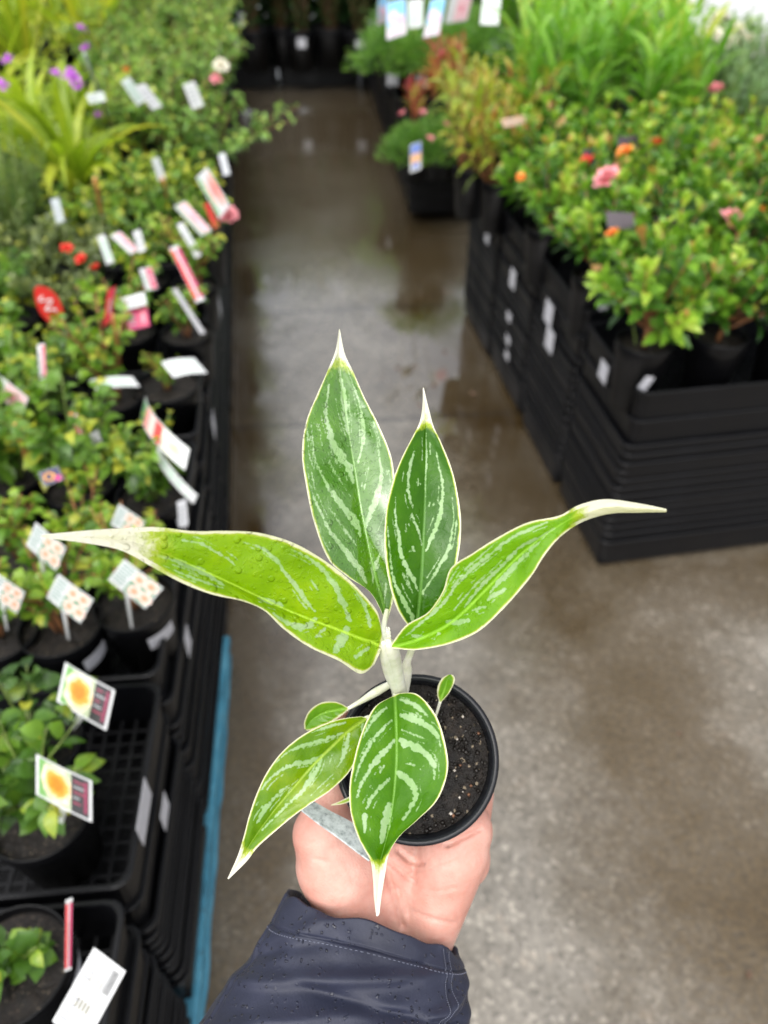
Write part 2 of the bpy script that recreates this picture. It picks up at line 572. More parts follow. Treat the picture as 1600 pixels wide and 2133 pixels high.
# left row: front to back   (start, end along the aisle, bottom height, texts)
LT = 0.55
left_stacks = [
    (0.06, 0.365, 0.092, 'black tray holding the round leaved seedling at the near end of the left row', 'thin black tray in the nearest left stack on the blue pallet'),
    (0.385, 0.675, 0.092, 'half empty black tray holding the two orange rose tags', 'thin black tray in the stack under the half empty tray on the left'),
    (0.695, 1.275, 0.02, 'long black tray of pink rose pots beside the blue pallet end', 'thin black tray in the stack under the pink rose pots on the left'),
    (1.295, 1.54, 0.01, 'narrow black tray where the bent green and red tag leans', 'thin black tray in the stack under the bent green and red tag'),
    (1.56, 2.12, 0.01, 'long black tray of red tagged roses midway along the left row', 'thin black tray in the stack under the red tagged roses'),
    (2.14, 2.72, 0.01, 'black tray by the pink rosebud and striped tag on the left aisle edge', 'thin black tray in the stack under the pink rosebud'),
    (2.74, 3.5, 0.01, 'black tray under the shrub that droops over the left aisle edge', 'thin black tray in the stack under the drooping shrub'),
    (3.52, 4.5, 0.01, 'black tray near the far end of the left row under small shrubs', 'thin black tray in the next to last stack of the left row'),
    (4.52, 6.1, 0.01, 'black tray at the far end of the left row', 'thin black tray in the farthest stack of the left row'),
]
left_tops = []
for y0, y1, zb, tl, ml in left_stacks:
    far = y0 > 2.7
    tr = tray_stack(lrow(y0), lang((y0 + y1) / 2), (y1 - y0) / math.cos(L_ANG), 0.42, LT, zb, -1, tl, ml, 'trays of the left row', 0.036 if far else 0.026, lean=.0010 if y1 < .7 else 0.0)
    left_tops.append(tr)
# inner trays of the left row, further from the aisle
for i, (y0, y1) in enumerate([(0.3, 0.9), (0.92, 1.5), (1.52, 2.1), (2.12, 2.9), (2.92, 3.8), (3.82, 4.9), (4.92, 6.1)]):
    for j in range(1 if i < 4 else 2):
        c = lrow(y0) + np.array([-math.cos(L_ANG), -math.sin(L_ANG)]) * (0.44 + 0.56 * j)
        tray_stack(c, L_ANG, y1 - y0, 0.54, LT, 0, -1, 'inner black tray under the plants on the far side of the left row', '', 'inner trays of the left row', only=1)
# the benches that carry the inner trays
bench = []
for (y0, y1, w0, w1, side, rowf, ang) in ((0.3, 6.1, 0.46, 1.5, -1, lrow, L_ANG), (1.5, 2.9, 0.62, 2.6, 1, rrow, R_ANG)):
    p = np.array([math.cos(ang), math.sin(ang)]) * side
    q = [rowf(y0) + p * w0, rowf(y1) + p * w0, rowf(y1) + p * w1, rowf(y0) + p * w1]
    z1 = LT - TRAY_H - 0.004
    v = [(a[0], a[1], 0.0) for a in q] + [(a[0], a[1], z1) for a in q]
    f = [(0, 1, 2, 3), (7, 6, 5, 4), (0, 4, 5, 1), (1, 5, 6, 2), (2, 6, 7, 3), (3, 7, 4, 0)]
    o = obj('display_bench', mesh_data('bench', v, f, M['tray'], False))
    props(o, 'dark bench under the inner trays of the %s row' % ('left' if side < 0 else 'right'), 'bench')

# blue pallet under the two nearest stacks
def build_pallet():
    e = empty('blue_pallet', (*lrow(0.6), 0))
    props(e, 'worn blue painted pallet under the nearest left tray stacks', 'pallet')
    ln = 1.06
    a0 = -0.52
    e.rotation_euler = (0, 0, lang(0.6))
    def bar(name, x0, x1, y0, y1, z0, z1):
        V, F = [], []
        n = 30
        rnd = random.Random(name + str(x0))
        rings = []
        for k in range(n + 1):
            y = y0 + (y1 - y0) * k / n
            j = rnd.uniform(-.0015, .0015)
            x1j = x1 + rnd.uniform(-.0025, .0025)
            b = 0.004
            rings.append([(x0, y, z0), (x1j - b, y, z0), (x1j, y, z0 + b), (x1j, y, z1 - b), (x1j - b, y, z1 + j), (x0, y, z1 + j)])
        V, F = loft(rings, True, True)
        obj(name, mesh_data(name, V, F, M['blue'], False), e)
    bar('deck_board', -0.10, 0.012, a0, a0 + ln, 0.055, 0.086)
    bar('deck_board', -0.26, -0.14, a0, a0 + ln, 0.055, 0.086)
    bar('stringer', -0.07, 0.006, a0, a0 + ln, 0.021, 0.054)
    bar('stringer', -0.36, -0.29, a0, a0 + ln, 0.021, 0.085)
    bar('bottom_board', -0.10, 0.010, a0, a0 + ln, 0.002, 0.020)


build_pallet()

# right row
RT = 0.56
right_stacks = [
    (1.436, 1.76, 0.50, RT, 'black tray of leafy pots at the near corner of the right row', 'thin black tray in the near corner stack of the right row'),
    (1.78, 2.12, 0.52, RT + .02, 'black tray behind the corner tray with two white tickets on its side', 'thin black tray in the second stack from the near corner of the right row'),
    (2.14, 2.5, 0.52, RT + .01, 'black tray third from the near corner of the right row', 'thin black tray in the third stack from the near corner of the right row'),
    (2.52, 2.9, 0.52, RT, 'black tray under the yellow nandina at the far corner of the right row', 'thin black tray in the far corner stack of the right row'),
]
right_tops = []
for i, (y0, y1, w, zt, tl, ml) in enumerate(right_stacks):
    right_tops.append(tray_stack(rrow(y0), R_ANG, (y1 - y0) / math.cos(R_ANG), 0.6, zt, 0.008, 1, tl, ml, 'trays of the right row', 0.026))
# the stacks to the right of the corner stack along its front face
c = rrow(1.436) + np.array([math.cos(R_ANG), math.sin(R_ANG)]) * 0.62
tray_stack(c, R_ANG, 0.33, 0.6, RT, 0.008, 1, 'black tray right of the corner tray along the front of the right row', 'thin black tray in the stack right of the corner stack', 'trays of the right row', 0.026)
for i, (y0, y1) in enumerate([(1.78, 2.3), (2.32, 2.9)]):
    for j in range(3):
        c = rrow(y0) + np.array([math.cos(R_ANG), math.sin(R_ANG)]) * (0.63 + 0.62 * j)
        tray_stack(c, R_ANG, y1 - y0, 0.6, RT, 0, 1, 'inner black tray under the plants of the right row', '', 'inner trays of the right row', only=1)

# far right table (beyond the cross aisle)
B_P = np.array([0.12, 3.80]); B_ANG = rad(5.5)
def brow(y): return np.array([B_P[0] - math.tan(B_ANG) * (y - B_P[1]), y])
BT = 0.34
far_stacks = [(3.8, 4.3, 'black tray with the small green mound at the near end of the far right row', 'thin black tray in the near stack of the far right row'),
              (4.32, 5.3, 'black tray midway along the far right row', 'thin black tray in the middle stack of the far right row'),
              (5.32, 6.3, 'black tray at the far end of the far right row', 'thin black tray in the last stack of the far right row')]
for y0, y1, tl, ml in far_stacks:
    tray_stack(brow(y0), B_ANG, y1 - y0, 0.55, BT + (0.10 if y0 > 4.3 else 0), 0.01, 1, tl, ml, 'trays of the far right row', 0.05)
for j in range(5):
    c = brow(3.8) + np.array([math.cos(B_ANG), math.sin(B_ANG)]) * (0.57 + 0.57 * j)
    for (y0, y1) in ((3.8, 5.0), (5.02, 6.3)):
        tray_stack(c, B_ANG, y1 - y0, 0.55, BT + 0.1, 0.0, 1, 'inner black tray of the far right row hidden among plants', 'inner black tray of the far right row hidden among plants', 'inner trays of the far right row', 0.09)


# ------------------------------------------------------------------ pots
def lathe(profile, seg=32):
    rings = []
    for r, z in profile:
        rings.append([(r * math.cos(2 * PI * k / seg), r * math.sin(2 * PI * k / seg), z) for k in range(seg)])
    return loft(rings)


_pots = {}


def pot_mesh(r, h):
    k = (r, h)
    if k in _pots: return _pots[k]
    rb = r * 0.74
    prof = [(0.001, 0), (rb, 0), (rb + (r - rb) * .78, h * 0.8), (r * .985, h * 0.82), (r * 1.0, h * .985), (r * .992, h), (r * .965, h), (r * .955, h * .97), (rb * .98, h * .1)]
    V, F = lathe(prof)
    me = mesh_data('pot', V, F, M['pot'])
    rs = r * .95
    rnd = random.Random(int(r * 1000))
    rings = []
    for q in range(1, 7):
        rr = rs * q / 6
        rings.append([(rr * math.cos(2 * PI * j / 24), rr * math.sin(2 * PI * j / 24), h * 0.88 + (0 if q == 6 else rnd.uniform(-.004, .005))) for j in range(24)])
    V, F = loft(rings, True)
    so = mesh_data('soil', V, F, M['soil'])
    _pots[k] = (me, so)
    return _pots[k]


def pot_sticker(parent, r, h, phi, z, w, hh, tilt=0.0):
    """white ticket stuck round the outside of a pot; phi = compass of its middle"""
    V, F = [], []
    n = 6
    for i in range(n + 1):
        for j in (0, 1):
            s = (i / n - .5) * w
            t = (j - .5) * hh
            s2 = s * math.cos(tilt) - t * math.sin(tilt)
            t2 = s * math.sin(tilt) + t * math.cos(tilt)
            rb = r * 0.74
            zz = z + t2
            rr = rb + (r - rb) * .78 * min(1, zz / (h * .8)) + 0.0015 + (0.004 if zz > h * .8 else 0)
            a = phi + s2 / rr
            V.append((rr * math.cos(a), rr * math.sin(a), zz))
    for i in range(n):
        F.append((2 * i, 2 * i + 2, 2 * i + 3, 2 * i + 1))
    o = obj('price_sticker', mesh_data('price_sticker', V, F, M['sticker']), parent)
    # a few printed lines
    V2, F2, C2 = [], [], []
    for q in range(3):
        b0 = len(V2)
        for i in range(n + 1):
            for j in (0, 1):
                s = (i / n - .5) * w * 0.8
                t = (q - 1) * hh * .26 + (j - .5) * hh * .09
                s2 = s * math.cos(tilt) - t * math.sin(tilt)
                t2 = s * math.sin(tilt) + t * math.cos(tilt)
                zz = z + t2
                rb = r * 0.74
                rr = rb + (r - rb) * .78 * min(1, zz / (h * .8)) + 0.0021 + (0.004 if zz > h * .8 else 0)
                a = phi + s2 / rr
                V2.append((rr * math.cos(a), rr * math.sin(a), zz))
        for i in range(n):
            F2.append((b0 + 2 * i, b0 + 2 * i + 2, b0 + 2 * i + 3, b0 + 2 * i + 1)); C2.append((.45, .45, .48))
    obj('printed_lines', mesh_data('printed_lines', V2, F2, M['print'], True, facecols=C2, colname='ink'), o)
    return o


# ------------------------------------------------------------------ foliage generators
def leaves_to_mesh(L, profile, nst=4):
    """L: list of (base, dir, up, length, width, droop, fold, tint). returns verts, faces, tints"""
    n = len(L)
    base = np.array([l[0] for l in L]); d = unit(np.array([l[1] for l in L])); up = np.array([l[2] for l in L])
    ln = np.array([l[3] for l in L]); wd = np.array([l[4] for l in L]); dr = np.array([l[5] for l in L]); fo = np.array([l[6] for l in L]); ti = np.array([l[7] for l in L])
    side = unit(np.cross(d, up))
    nor = unit(np.cross(side, d))
    ts = np.linspace(0, 1, nst)
    V = np.zeros((n, nst, 3, 3))
    for i, t in enumerate(ts):
        c = base + d * (ln * t)[:, None] + nor * (ln * 0.12 * math.sin(PI * t * .9))[:, None] - np.array([0, 0, 1.0]) * (dr * ln * t * t)[:, None]
        w = wd * profile(t) * 0.5
        V[:, i, 1] = c
        V[:, i, 0] = c - side * w[:, None] + nor * (w * fo)[:, None]
        V[:, i, 2] = c + side * w[:, None] + nor * (w * fo)[:, None]
    V = V.reshape(-1, 3)
    F = []
    per = nst * 3
    pat = []
    for i in range(nst - 1):
        a = i * 3
        pat += [(a, a + 1, a + 4, a + 3), (a + 1, a + 2, a + 5, a + 4)]
    pat = np.array(pat)
    F = (np.arange(n)[:, None, None] * per + pat[None]).reshape(-1, 4)
    T = np.repeat(ti, per)
    return V, F.tolist(), T


def tubes(S, seg=5):
    """S: list of (pts, r0, r1)"""
    parts = []
    for pts, r0, r1 in S:
        pts = np.asarray(pts, float)
        n = len(pts)
        rings = []
        for i in range(n):
            t = pts[min(i + 1, n - 1)] - pts[max(i - 1, 0)]
            t = unit(t)
            a = unit(np.cross(t, [0.3, 0.9, 0.2] if abs(t[2]) > .8 else [0, 0, 1]))
            b = np.cross(t, a)
            r = r0 + (r1 - r0) * i / (n - 1)
            rings.append([tuple(pts[i] + r * (a * math.cos(2 * PI * k / seg) + b * math.sin(2 * PI * k / seg))) for k in range(seg)])
        parts.append(loft(rings, True, True))
    return merge(parts)


oval = lambda t: math.sin(PI * min(1, 0.06 + 0.94 * t) ** 0.85) ** 0.8 + 0.03 if t < 1 else 0.04
obov = lambda t: math.sin(PI * t ** 1.35) ** 0.85 + 0.06 if t < 1 else 0.10
lanc = lambda t: math.sin(PI * t ** 0.75) ** 0.9 + 0.06 if t < 1 else 0.02
strapf = lambda t: (0.75 + 0.25 * math.sin(PI * t)) * (1 - t ** 5) + 0.01
needl = lambda t: 1.0 - 0.6 * t


def rvec(rn, z0=-1, z1=1):
    a = rn.uniform(0, 2 * PI)
    z = rn.uniform(z0, z1)
    s = math.sqrt(max(0, 1 - z * z))
    return np.array([s * math.cos(a), s * math.sin(a), z])


def gen_bush(seed, Hh, R, nst, nlv, ll, lw, prof=oval, droop=0.25, start=0.2, branch=2, lean=0.8, tintb=0.45, leafup=0.35, nsts=4, tv=0.28):
    """stems fanning from the pot with leaves along them"""
    rn = random.Random(seed)
    L, S = [], []
    for s in range(nst):
        az = 2 * PI * (s + rn.uniform(-.4, .4)) / nst
        ln = Hh * rn.uniform(0.65, 1.08)
        out = R * rn.uniform(0.25, 1.0) * lean
        b0 = np.array([math.cos(az), math.sin(az), 0]) * R * 0.12 * rn.random()
        tip = b0 + np.array([math.cos(az) * out, math.sin(az) * out, ln])
        ctrl = b0 + np.array([math.cos(az) * out * .25, math.sin(az) * out * .25, ln * .6])
        def curve(t, b0=b0, c=ctrl, e=tip): return b0 * (1 - t) ** 2 + 2 * c * t * (1 - t) + e * t * t
        pts = [curve(k / 6) for k in range(7)]
        S.append((pts, 0.0024, 0.0010))
        paths = [(curve, start, 1.0, nlv)]
        for q in range(branch):
            t0 = rn.uniform(.3, .75)
            p0 = curve(t0)
            dv = unit(np.array([math.cos(az + rn.uniform(-1.6, 1.6)), math.sin(az + rn.uniform(-1.6, 1.6)), rn.uniform(.3, 1.2)]))
            l2 = ln * rn.uniform(.25, .45)
            def c2(t, p0=p0, dv=dv, l2=l2): return p0 + dv * l2 * t + np.array([0, 0, .15 * l2 * t * t])
            S.append(([c2(k / 3) for k in range(4)], 0.0016, 0.0008))
            paths.append((c2, 0.15, 1.0, max(4, int(nlv * .55))))
        for cf, t0, t1, cnt in paths:
            ph = rn.uniform(0, 6)
            for k in range(cnt):
                t = t0 + (t1 - t0) * (k + rn.random() * .6) / cnt
                p = cf(min(t, 1))
                tan = unit(cf(min(1, t + .02)) - cf(max(0, t - .02)))
                ph += 2.4 + rn.uniform(-.5, .5)
                sd = unit(np.cross(tan, rvec(rn)))
                a1 = unit(np.cross(tan, sd))
                d = unit(sd * math.cos(ph) + a1 * math.sin(ph) + tan * rn.uniform(.1, .7) + np.array([0, 0, leafup * rn.random()]))
                sc = rn.uniform(.65, 1.15) * (0.75 + 0.25 * math.sin(PI * t))
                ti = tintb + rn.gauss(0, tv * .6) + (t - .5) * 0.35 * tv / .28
                if rn.random() < .05: ti = rn.uniform(.9, 1.05)
                L.append((p + d * .004, d, np.array([0, 0, 1.0]) + rvec(rn) * .45, ll * sc, lw * sc, droop * rn.uniform(.3, 1.6), rn.uniform(.05, .55), ti))
    return L, S


def gen_whorl(seed, Hh, R, nst, ll, lw, tintb=.45):
    """upright woody stems ending in rosettes of spoon shaped leaves"""
    rn = random.Random(seed)
    L, S = [], []
    trunk = np.array([0, 0, Hh * .28])
    S.append(([np.zeros(3), trunk * .5 + rvec(rn) * .005, trunk], 0.006, 0.004))
    for s in range(nst):
        az = 2 * PI * (s * 0.382 + rn.uniform(-.05, .05))
        el = 1.45 * math.sqrt((s + .5) / nst)
        rr = rn.uniform(.8, 1.1)
        tip = np.array([math.cos(az) * math.sin(el) * R, math.sin(az) * math.sin(el) * R, Hh * (.34 + .66 * max(0.0, math.cos(el)) ** .8)]) * rr
        p0 = trunk * rn.uniform(.3, 1.0)
        mid = (p0 + tip) / 2 + np.array([0, 0, -.02]) + rvec(rn) * .01
        def cf(t, a=p0, c=mid, e=tip): return a * (1 - t) ** 2 + 2 * c * t * (1 - t) + e * t * t
        S.append(([cf(k / 4) for k in range(5)], 0.003, 0.0016))
        tone = rn.gauss(0, .17)
        for lev in range(5):
            t = 0.42 + 0.145 * lev
            p = cf(min(t, 1)); tan = unit(cf(min(1, t)) - cf(t - .15))
            nn = 4 if lev < 4 else 6
            a0 = rn.uniform(0, 6)
            for k in range(nn):
                a = a0 + 2 * PI * k / nn + rn.uniform(-.25, .25)
                sd = unit(np.cross(tan, [.2, .1, 1.]) + 1e-6); a1 = np.cross(tan, sd)
                opn = 0.9 if lev < 4 else rn.uniform(.45, .8)
                d = unit((sd * math.cos(a) + a1 * math.sin(a)) * opn + tan * (0.45 + .16 * lev) + np.array([0, 0, .15]))
                sc = rn.uniform(.75, 1.1) * (1.0 if lev < 4 else .72)
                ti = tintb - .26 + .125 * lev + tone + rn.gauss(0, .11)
                ti = min(ti, .86)
                if lev == 4 and rn.random() < .06: ti = rn.uniform(.93, 1.05)
                if rn.random() < .02: ti = rn.uniform(.88, 1.0)
                L.append((p, d, tan + rvec(rn) * .25, ll * sc, lw * sc, rn.uniform(0, .3), rn.uniform(.1, .5), ti))
    return L, S


def gen_lance(seed, Hh, R, nst, ll, lw, tintb=.5, nlv=16, droop=.3):
    rn = random.Random(seed)
    L, S = [], []
    for s in range(nst):
        az = rn.uniform(0, 2 * PI)
        out = R * rn.uniform(.05, .75)
        ln = Hh * rn.uniform(.6, 1.0)
        tip = np.array([math.cos(az) * out, math.sin(az) * out, ln])
        b0 = np.array([math.cos(az), math.sin(az), 0]) * R * .12
        def cf(t, a=b0, e=tip): return a + (e - a) * t + np.array([0, 0, .06 * ln * math.sin(PI * t)])
        S.append(([cf(k / 4) for k in range(5)], 0.004, 0.0018))
        for k in range(nlv):
            t = .2 + .8 * k / (nlv - 1)
            p = cf(t); tan = unit(cf(min(1, t + .05)) - cf(t - .05))
            a = k * 2.2 + rn.uniform(-.4, .4) + az
            sd = unit(np.cross(tan, [.3, .2, 1.])); a1 = np.cross(tan, sd)
            up = 0.7 + .9 * t
            d = unit((sd * math.cos(a) + a1 * math.sin(a)) + tan * up)
            sc = rn.uniform(.7, 1.15) * (.7 + .3 * math.sin(PI * min(1, t * 1.05)))
            L.append((p, d, np.array([0, 0, 1.]) + rvec(rn) * .4, ll * sc, lw * sc, droop * rn.uniform(.1, 1.2), rn.uniform(.1, .6), tintb + (t - .5) * .3 + rn.gauss(0, .15)))
    return L, S


def gen_strap(seed, Hh, n, w, spread=.6, tintb=.5):
    """arching strap leaves from one crown: returned as ready mesh arrays"""
    rn = random.Random(seed)
    V, F, T = [], [], []
    for s in range(n):
        az = rn.uniform(0, 2 * PI)
        ln = Hh * rn.uniform(.7, 1.3)
        el = rn.uniform(.85, 1.45)
        dh = np.array([math.cos(az), math.sin(az), 0.])
        sd = np.array([-math.sin(az), math.cos(az), 0.])
        p = dh * rn.uniform(0, .02)
        ang = el
        ns = 11
        bend = spread * rn.uniform(.6, 2.1) / ns * 1.6
        ww = w * rn.uniform(.6, 1.1)
        ti = tintb + rn.gauss(0, .2)
        tw = rn.uniform(-.6, .6)
        b0 = len(V)
        for k in range(ns):
            t = k / (ns - 1)
            up = np.array([0, 0, 1.]) * math.cos(ang) - dh * math.sin(ang)
            wv = ww * strapf(t) * .5
            sd2 = sd * math.cos(tw * t) + up * math.sin(tw * t)
            V += [p - sd2 * wv + up * wv * .45, p, p + sd2 * wv + up * wv * .45]
            T += [ti + .12 * t] * 3
            p = p + (dh * math.cos(ang) + np.array([0, 0, math.sin(ang)])) * ln / (ns - 1)
            ang -= bend * (0.3 + 1.7 * t)
        for k in range(ns - 1):
            a = b0 + 3 * k
            F += [(a, a + 1, a + 4, a + 3), (a + 1, a + 2, a + 5, a + 4)]
    return np.array(V), F, np.array(T)


def gen_needle(seed, Hh, R, nst, nl=46, ll=.022, tintb=.5):
    rn = random.Random(seed)
    L, S = [], []
    for s in range(nst):
        az = rn.uniform(0, 2 * PI)
        out = R * math.sqrt(rn.random())
        ln = Hh * rn.uniform(.6, 1.05)
        tip = np.array([math.cos(az) * out, math.sin(az) * out, ln])
        b0 = tip * np.array([.25, .25, 0])
        tone = rn.gauss(0, .1)
        for k in range(nl):
            t = .12 + .88 * k / nl
            p = b0 + (tip - b0) * t + np.array([math.cos(az), math.sin(az), 0]) * .02 * math.sin(3 * t)
            d = unit(rvec(rn, -.1, .6) + np.array([0, 0, .8]))
            L.append((p, d, rvec(rn), ll * rn.uniform(.7, 1.2), .0032, 0, .2, tintb + tone + (t - .5) * .4 + rn.gauss(0, .12)))
        S.append(([b0, (b0 + tip) / 2, tip], .002, .001))
    return L, S


def gen_mound(seed, R, Hh, n, ll, lw, tintb=.5):
    rn = random.Random(seed)
    L = []
    for k in range(n):
        d = rvec(rn, -.05, 1)
        rr = rn.uniform(.55, 1.0) * (1 + .12 * math.sin(5 * d[0] + seed) * math.cos(4 * d[1]))
        p = np.array([d[0] * R, d[1] * R, d[2] * Hh]) * rr
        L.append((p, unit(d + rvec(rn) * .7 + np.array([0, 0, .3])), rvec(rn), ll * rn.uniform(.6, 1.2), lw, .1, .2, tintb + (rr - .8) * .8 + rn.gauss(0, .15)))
    return L, [([np.zeros(3), np.array([0, 0, Hh * .5])], .004, .002)]


_fol = {}


def foliage(kind, var):
    """(foliage mesh, stems mesh) for a plant kind, cached per variant"""
    key = (kind, var)
    if key in _fol: return _fol[key]
    sd = var * 101 + sum(map(ord, kind))
    stem = M['stem_green']
    prof = oval
    nst = 4
    L = None
    if kind == 'rose_big':
        L, S = gen_bush(sd, .15, .11, 8, 9, .038, .025, oval, .35, .2, 1, .9, .5); mat = M['rose']; nst = 5
    elif kind == 'rose_round':
        L, S = gen_bush(sd, .055, .055, 5, 6, .030, .023, oval, .3, .1, 1, .9, .5); mat = M['rose']; nst = 5
    elif kind == 'rose_dark':
        L, S = gen_bush(sd, .13, .11, 8, 9, .036, .023, oval, .35, .15, 1, .9, .45); mat = M['rose_dark']; nst = 5
    elif kind == 'rose_lush':
        L, S = gen_bush(sd, .19, .12, 10, 15, .032, .021, oval, .25, .12, 2, .9, .52); mat = M['rose']
    elif kind == 'rose_sparse':
        L, S = gen_bush(sd, .16, .09, 7, 10, .025, .017, oval, .2, .2, 2, .8, .5); mat = M['sparse']; stem = M['stem_red']
    elif kind == 'rose_grey':
        L, S = gen_bush(sd, .16, .11, 11, 15, .026, .016, oval, .2, .1, 2, .9, .45); mat = M['grey']
    elif kind == 'rose_light':
        L, S = gen_bush(sd, .17, .11, 10, 13, .030, .019, oval, .2, .12, 2, .9, .68); mat = M['rose']
    elif kind == 'shrub':
        L, S = gen_bush(sd, .30, .17, 13, 20, .030, .015, lanc, .25, .12, 3, 1.0, .5); mat = M['shrub']; stem = M['stem_brown']
    elif kind == 'shrub_droop':
        L, S = gen_bush(sd, .24, .26, 14, 20, .032, .016, lanc, .5, .12, 3, 1.2, .52); mat = M['shrub']; stem = M['stem_brown']
    elif kind == 'rosemary':
        L, S = gen_needle(sd, .34, .10, 26, 52); mat = M['rosemary']; prof = needl; nst = 3
    elif kind == 'ixora':
        L, S = gen_whorl(sd, .28, .145, 18, .060, .020); mat = M['ixora']; prof = obov; stem = M['stem_red']; nst = 5
    elif kind == 'lance':
        L, S = gen_lance(sd, .44, .17, 7, .22, .026, .56, 11); mat = M['lance']; prof = lanc; nst = 6
    elif kind == 'silver':
        L, S = gen_lance(sd, .30, .15, 16, .075, .010, .5, 18, .2); mat = M['silver']; prof = lanc
    elif kind == 'nandina':
        L, S = gen_lance(sd, .30, .30, 13, .10, .018, .36, 13, .6); mat = M['nandina']; prof = lanc; stem = M['stem_red']
    elif kind == 'nandina_red':
        L, S = gen_lance(sd, .26, .10, 5, .10, .02, .85, 10, .4); mat = M['nandina']; prof = lanc; stem = M['stem_red']
    elif kind == 'mound':
        L, S = gen_mound(sd, .15, .14, 1500, .026, .005); mat = M['mound']; prof = needl; nst = 3
    elif kind == 'cream':
        L, S = gen_bush(sd, .34, .2, 12, 16, .05, .028, oval, .3, .2, 2, .9, .5); mat = M['shrub']
    elif kind == 'mauve':
        L, S = gen_bush(sd, .34, .10, 7, 10, .05, .012, lanc, .3, .1, 0, .6, .6); mat = M['strap']
    elif kind == 'strap':
        V, F, T = gen_strap(sd, .36, 34, .036, .7, .5); mat = M['strap']
    elif kind == 'strap_tall':
        V, F, T = gen_strap(sd, .55, 30, .038, .35, .62); mat = M['strap']
    if L is not None:
        V, F, T = leaves_to_mesh(L, prof, nst)
        sv, sf = tubes(S)
        sm = mesh_data('stems', sv, sf, stem)
    else:
        sm = None
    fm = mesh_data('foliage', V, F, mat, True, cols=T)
    _fol[key] = (fm, sm)
    return _fol[key]


def flower_mesh(name, mat, r, n, seed, cup=.5):
    rn = random.Random(seed)
    L = []
    for k in range(n):
        a = k * 2.4
        q = math.sqrt((k + .5) / n)
        d = unit(np.array([math.cos(a) * q, math.sin(a) * q, 1.15 - q * (1 - cup) * 1.2]))
        L.append((np.array([math.cos(a), math.sin(a), 0]) * r * .1, d, np.array([0, 0, 1.]) + rvec(rn) * .2, r * rn.uniform(.8, 1.1), r * .65, .1, -.2, .5))
    V, F, T = leaves_to_mesh(L, obov, 4)
    return mesh_data(name, V, F, mat, True, cols=T)


FL = {'pink': flower_mesh('pink', M['petal_pink'], .03, 16, 1, .35), 'red': flower_mesh('red', M['petal_red'], .024, 18, 2), 'orange': flower_mesh('orange', M['petal_orange'], .022, 16, 3),
      'mauve': flower_mesh('mauve', M['petal_mauve'], .030, 9, 4, .1), 'cream': flower_mesh('cream', M['petal_cream'], .05, 40, 5, .1), 'rose': flower_mesh('rosebud', M['petal_pink'], .032, 22, 6, .6)}

_count = {}


def potted(kind, name, cat, group, base, pr, ph, label, scale=1.0, nvar=4, rz=None, leans=None):
    """one potted plant standing with its pot base at `base`"""
    i = _count.get(kind, 0); _count[kind] = i + 1
    rn = random.Random(i * 7 + len(kind))
    if rz is None: rz = rn.uniform(0, 6.28)
    e = empty(name, base, rz)
    props(e, label, cat, group)
    pm, so = pot_mesh(pr, ph)
    obj('pot', pm, e)
    obj('soil', so, e)
    fm, sm = foliage(kind, i % nvar)
    sc = scale * rn.uniform(.93, 1.07)
    f = obj('foliage', fm, e, (0, 0, ph * .86), 0, sc)
    if leans: f.rotation_euler = (leans[0], leans[1], 0)
    if sm:
        s = obj('stems', sm, e, (0, 0, ph * .86), 0, sc)
        if leans: s.rotation_euler = (leans[0], leans[1], 0)
    return e


def add_flower(e, kind, world, scale=1.0, tilt=(0, 0)):
    """a flower on plant e at a world position, carried by a stalk from the pot"""
    w = Vector([float(c) for c in world])
    mw = Matrix.Translation(e.location) @ Matrix.Rotation(e.rotation_euler[2], 4, 'Z')
    loc = mw.inverted() @ w
    o = obj('flower', FL[kind], e, loc, 0, scale)
    o.rotation_euler = (tilt[0], tilt[1], random.random() * 6)
    b = np.array([0, 0, .09]); t = np.array(loc)
    m = (b + t) / 2 + np.array([0, 0, .05])
    pts = [b * (1 - q) ** 2 + 2 * m * q * (1 - q) + t * q * q for q in (0, .2, .4, .6, .8, 1)]
    V, F = tubes([(pts, .0018, .0013)])
    obj('flower_stalk', mesh_data('flower_stalk', V, F, M['stem_green']), e)
    return o


# ------------------------------------------------------------------ left row plants
LB = LT - TRAY_H + 0.008            # tray floor
PR, PH = 0.062, 0.125
ZR = LB + PH
G_ROSE = 'potted roses on the left row'
left_plants = {}


def lp(u, v, kind, name, cat, group, label, scale=1.0, pr=PR, ph=PH, key=None, **kw):
    b = at(u, v, LB + ph)
    b[2] = LB
    e = potted(kind, name, cat, group, b, pr, ph, label, scale, **kw)
    if key: left_plants[key] = e
    return e


R_ = ('rose_seedling', 'rose plant', G_ROSE)
lp(22, 2010, 'rose_round', *R_, 'small rose seedling with round leaves in the nearest pot at bottom left', 1.0, key='near', leans=(0, -.15))
lp(82, 1690, 'rose_big', *R_, 'rose plant with broad oval leaves beside the lower orange rose tag', .95, key='second')
lp(70, 1545, 'rose_dark', *R_, 'rose plant with dark leaves beside the upper orange rose tag', .95)
lp(-8, 1312, 'rose_sparse', *R_, 'sparse yellowish rose cutting leftmost in the front line of pink tagged pots', 1.0)
lp(125, 1300, 'rose_sparse', *R_, 'sparse yellowish rose cutting in the ticketed pot left of the corner pot', 1.0, key='p5')
lp(278, 1250, 'rose_sparse', *R_, 'sparse rose cutting in the ticketed corner pot of the long tray', 1.0, key='p6')
lp(35, 1150, 'rose_sparse', *R_, 'yellowish rose cutting behind the pink tag under the white leaf tip', 1.05)
lp(185, 1140, 'rose_sparse', *R_, 'yellowish rose cutting behind the long white leaf tip near the tray corner', .95)
lp(312, 1030, 'rose_lush', *R_, 'leafy green rose beside the aisle under the bent green and red tag', .82, key='p9')
lp(165, 1010, 'rose_lush', *R_, 'bushy green rose second from the aisle above the pink rose tags', 1.12)
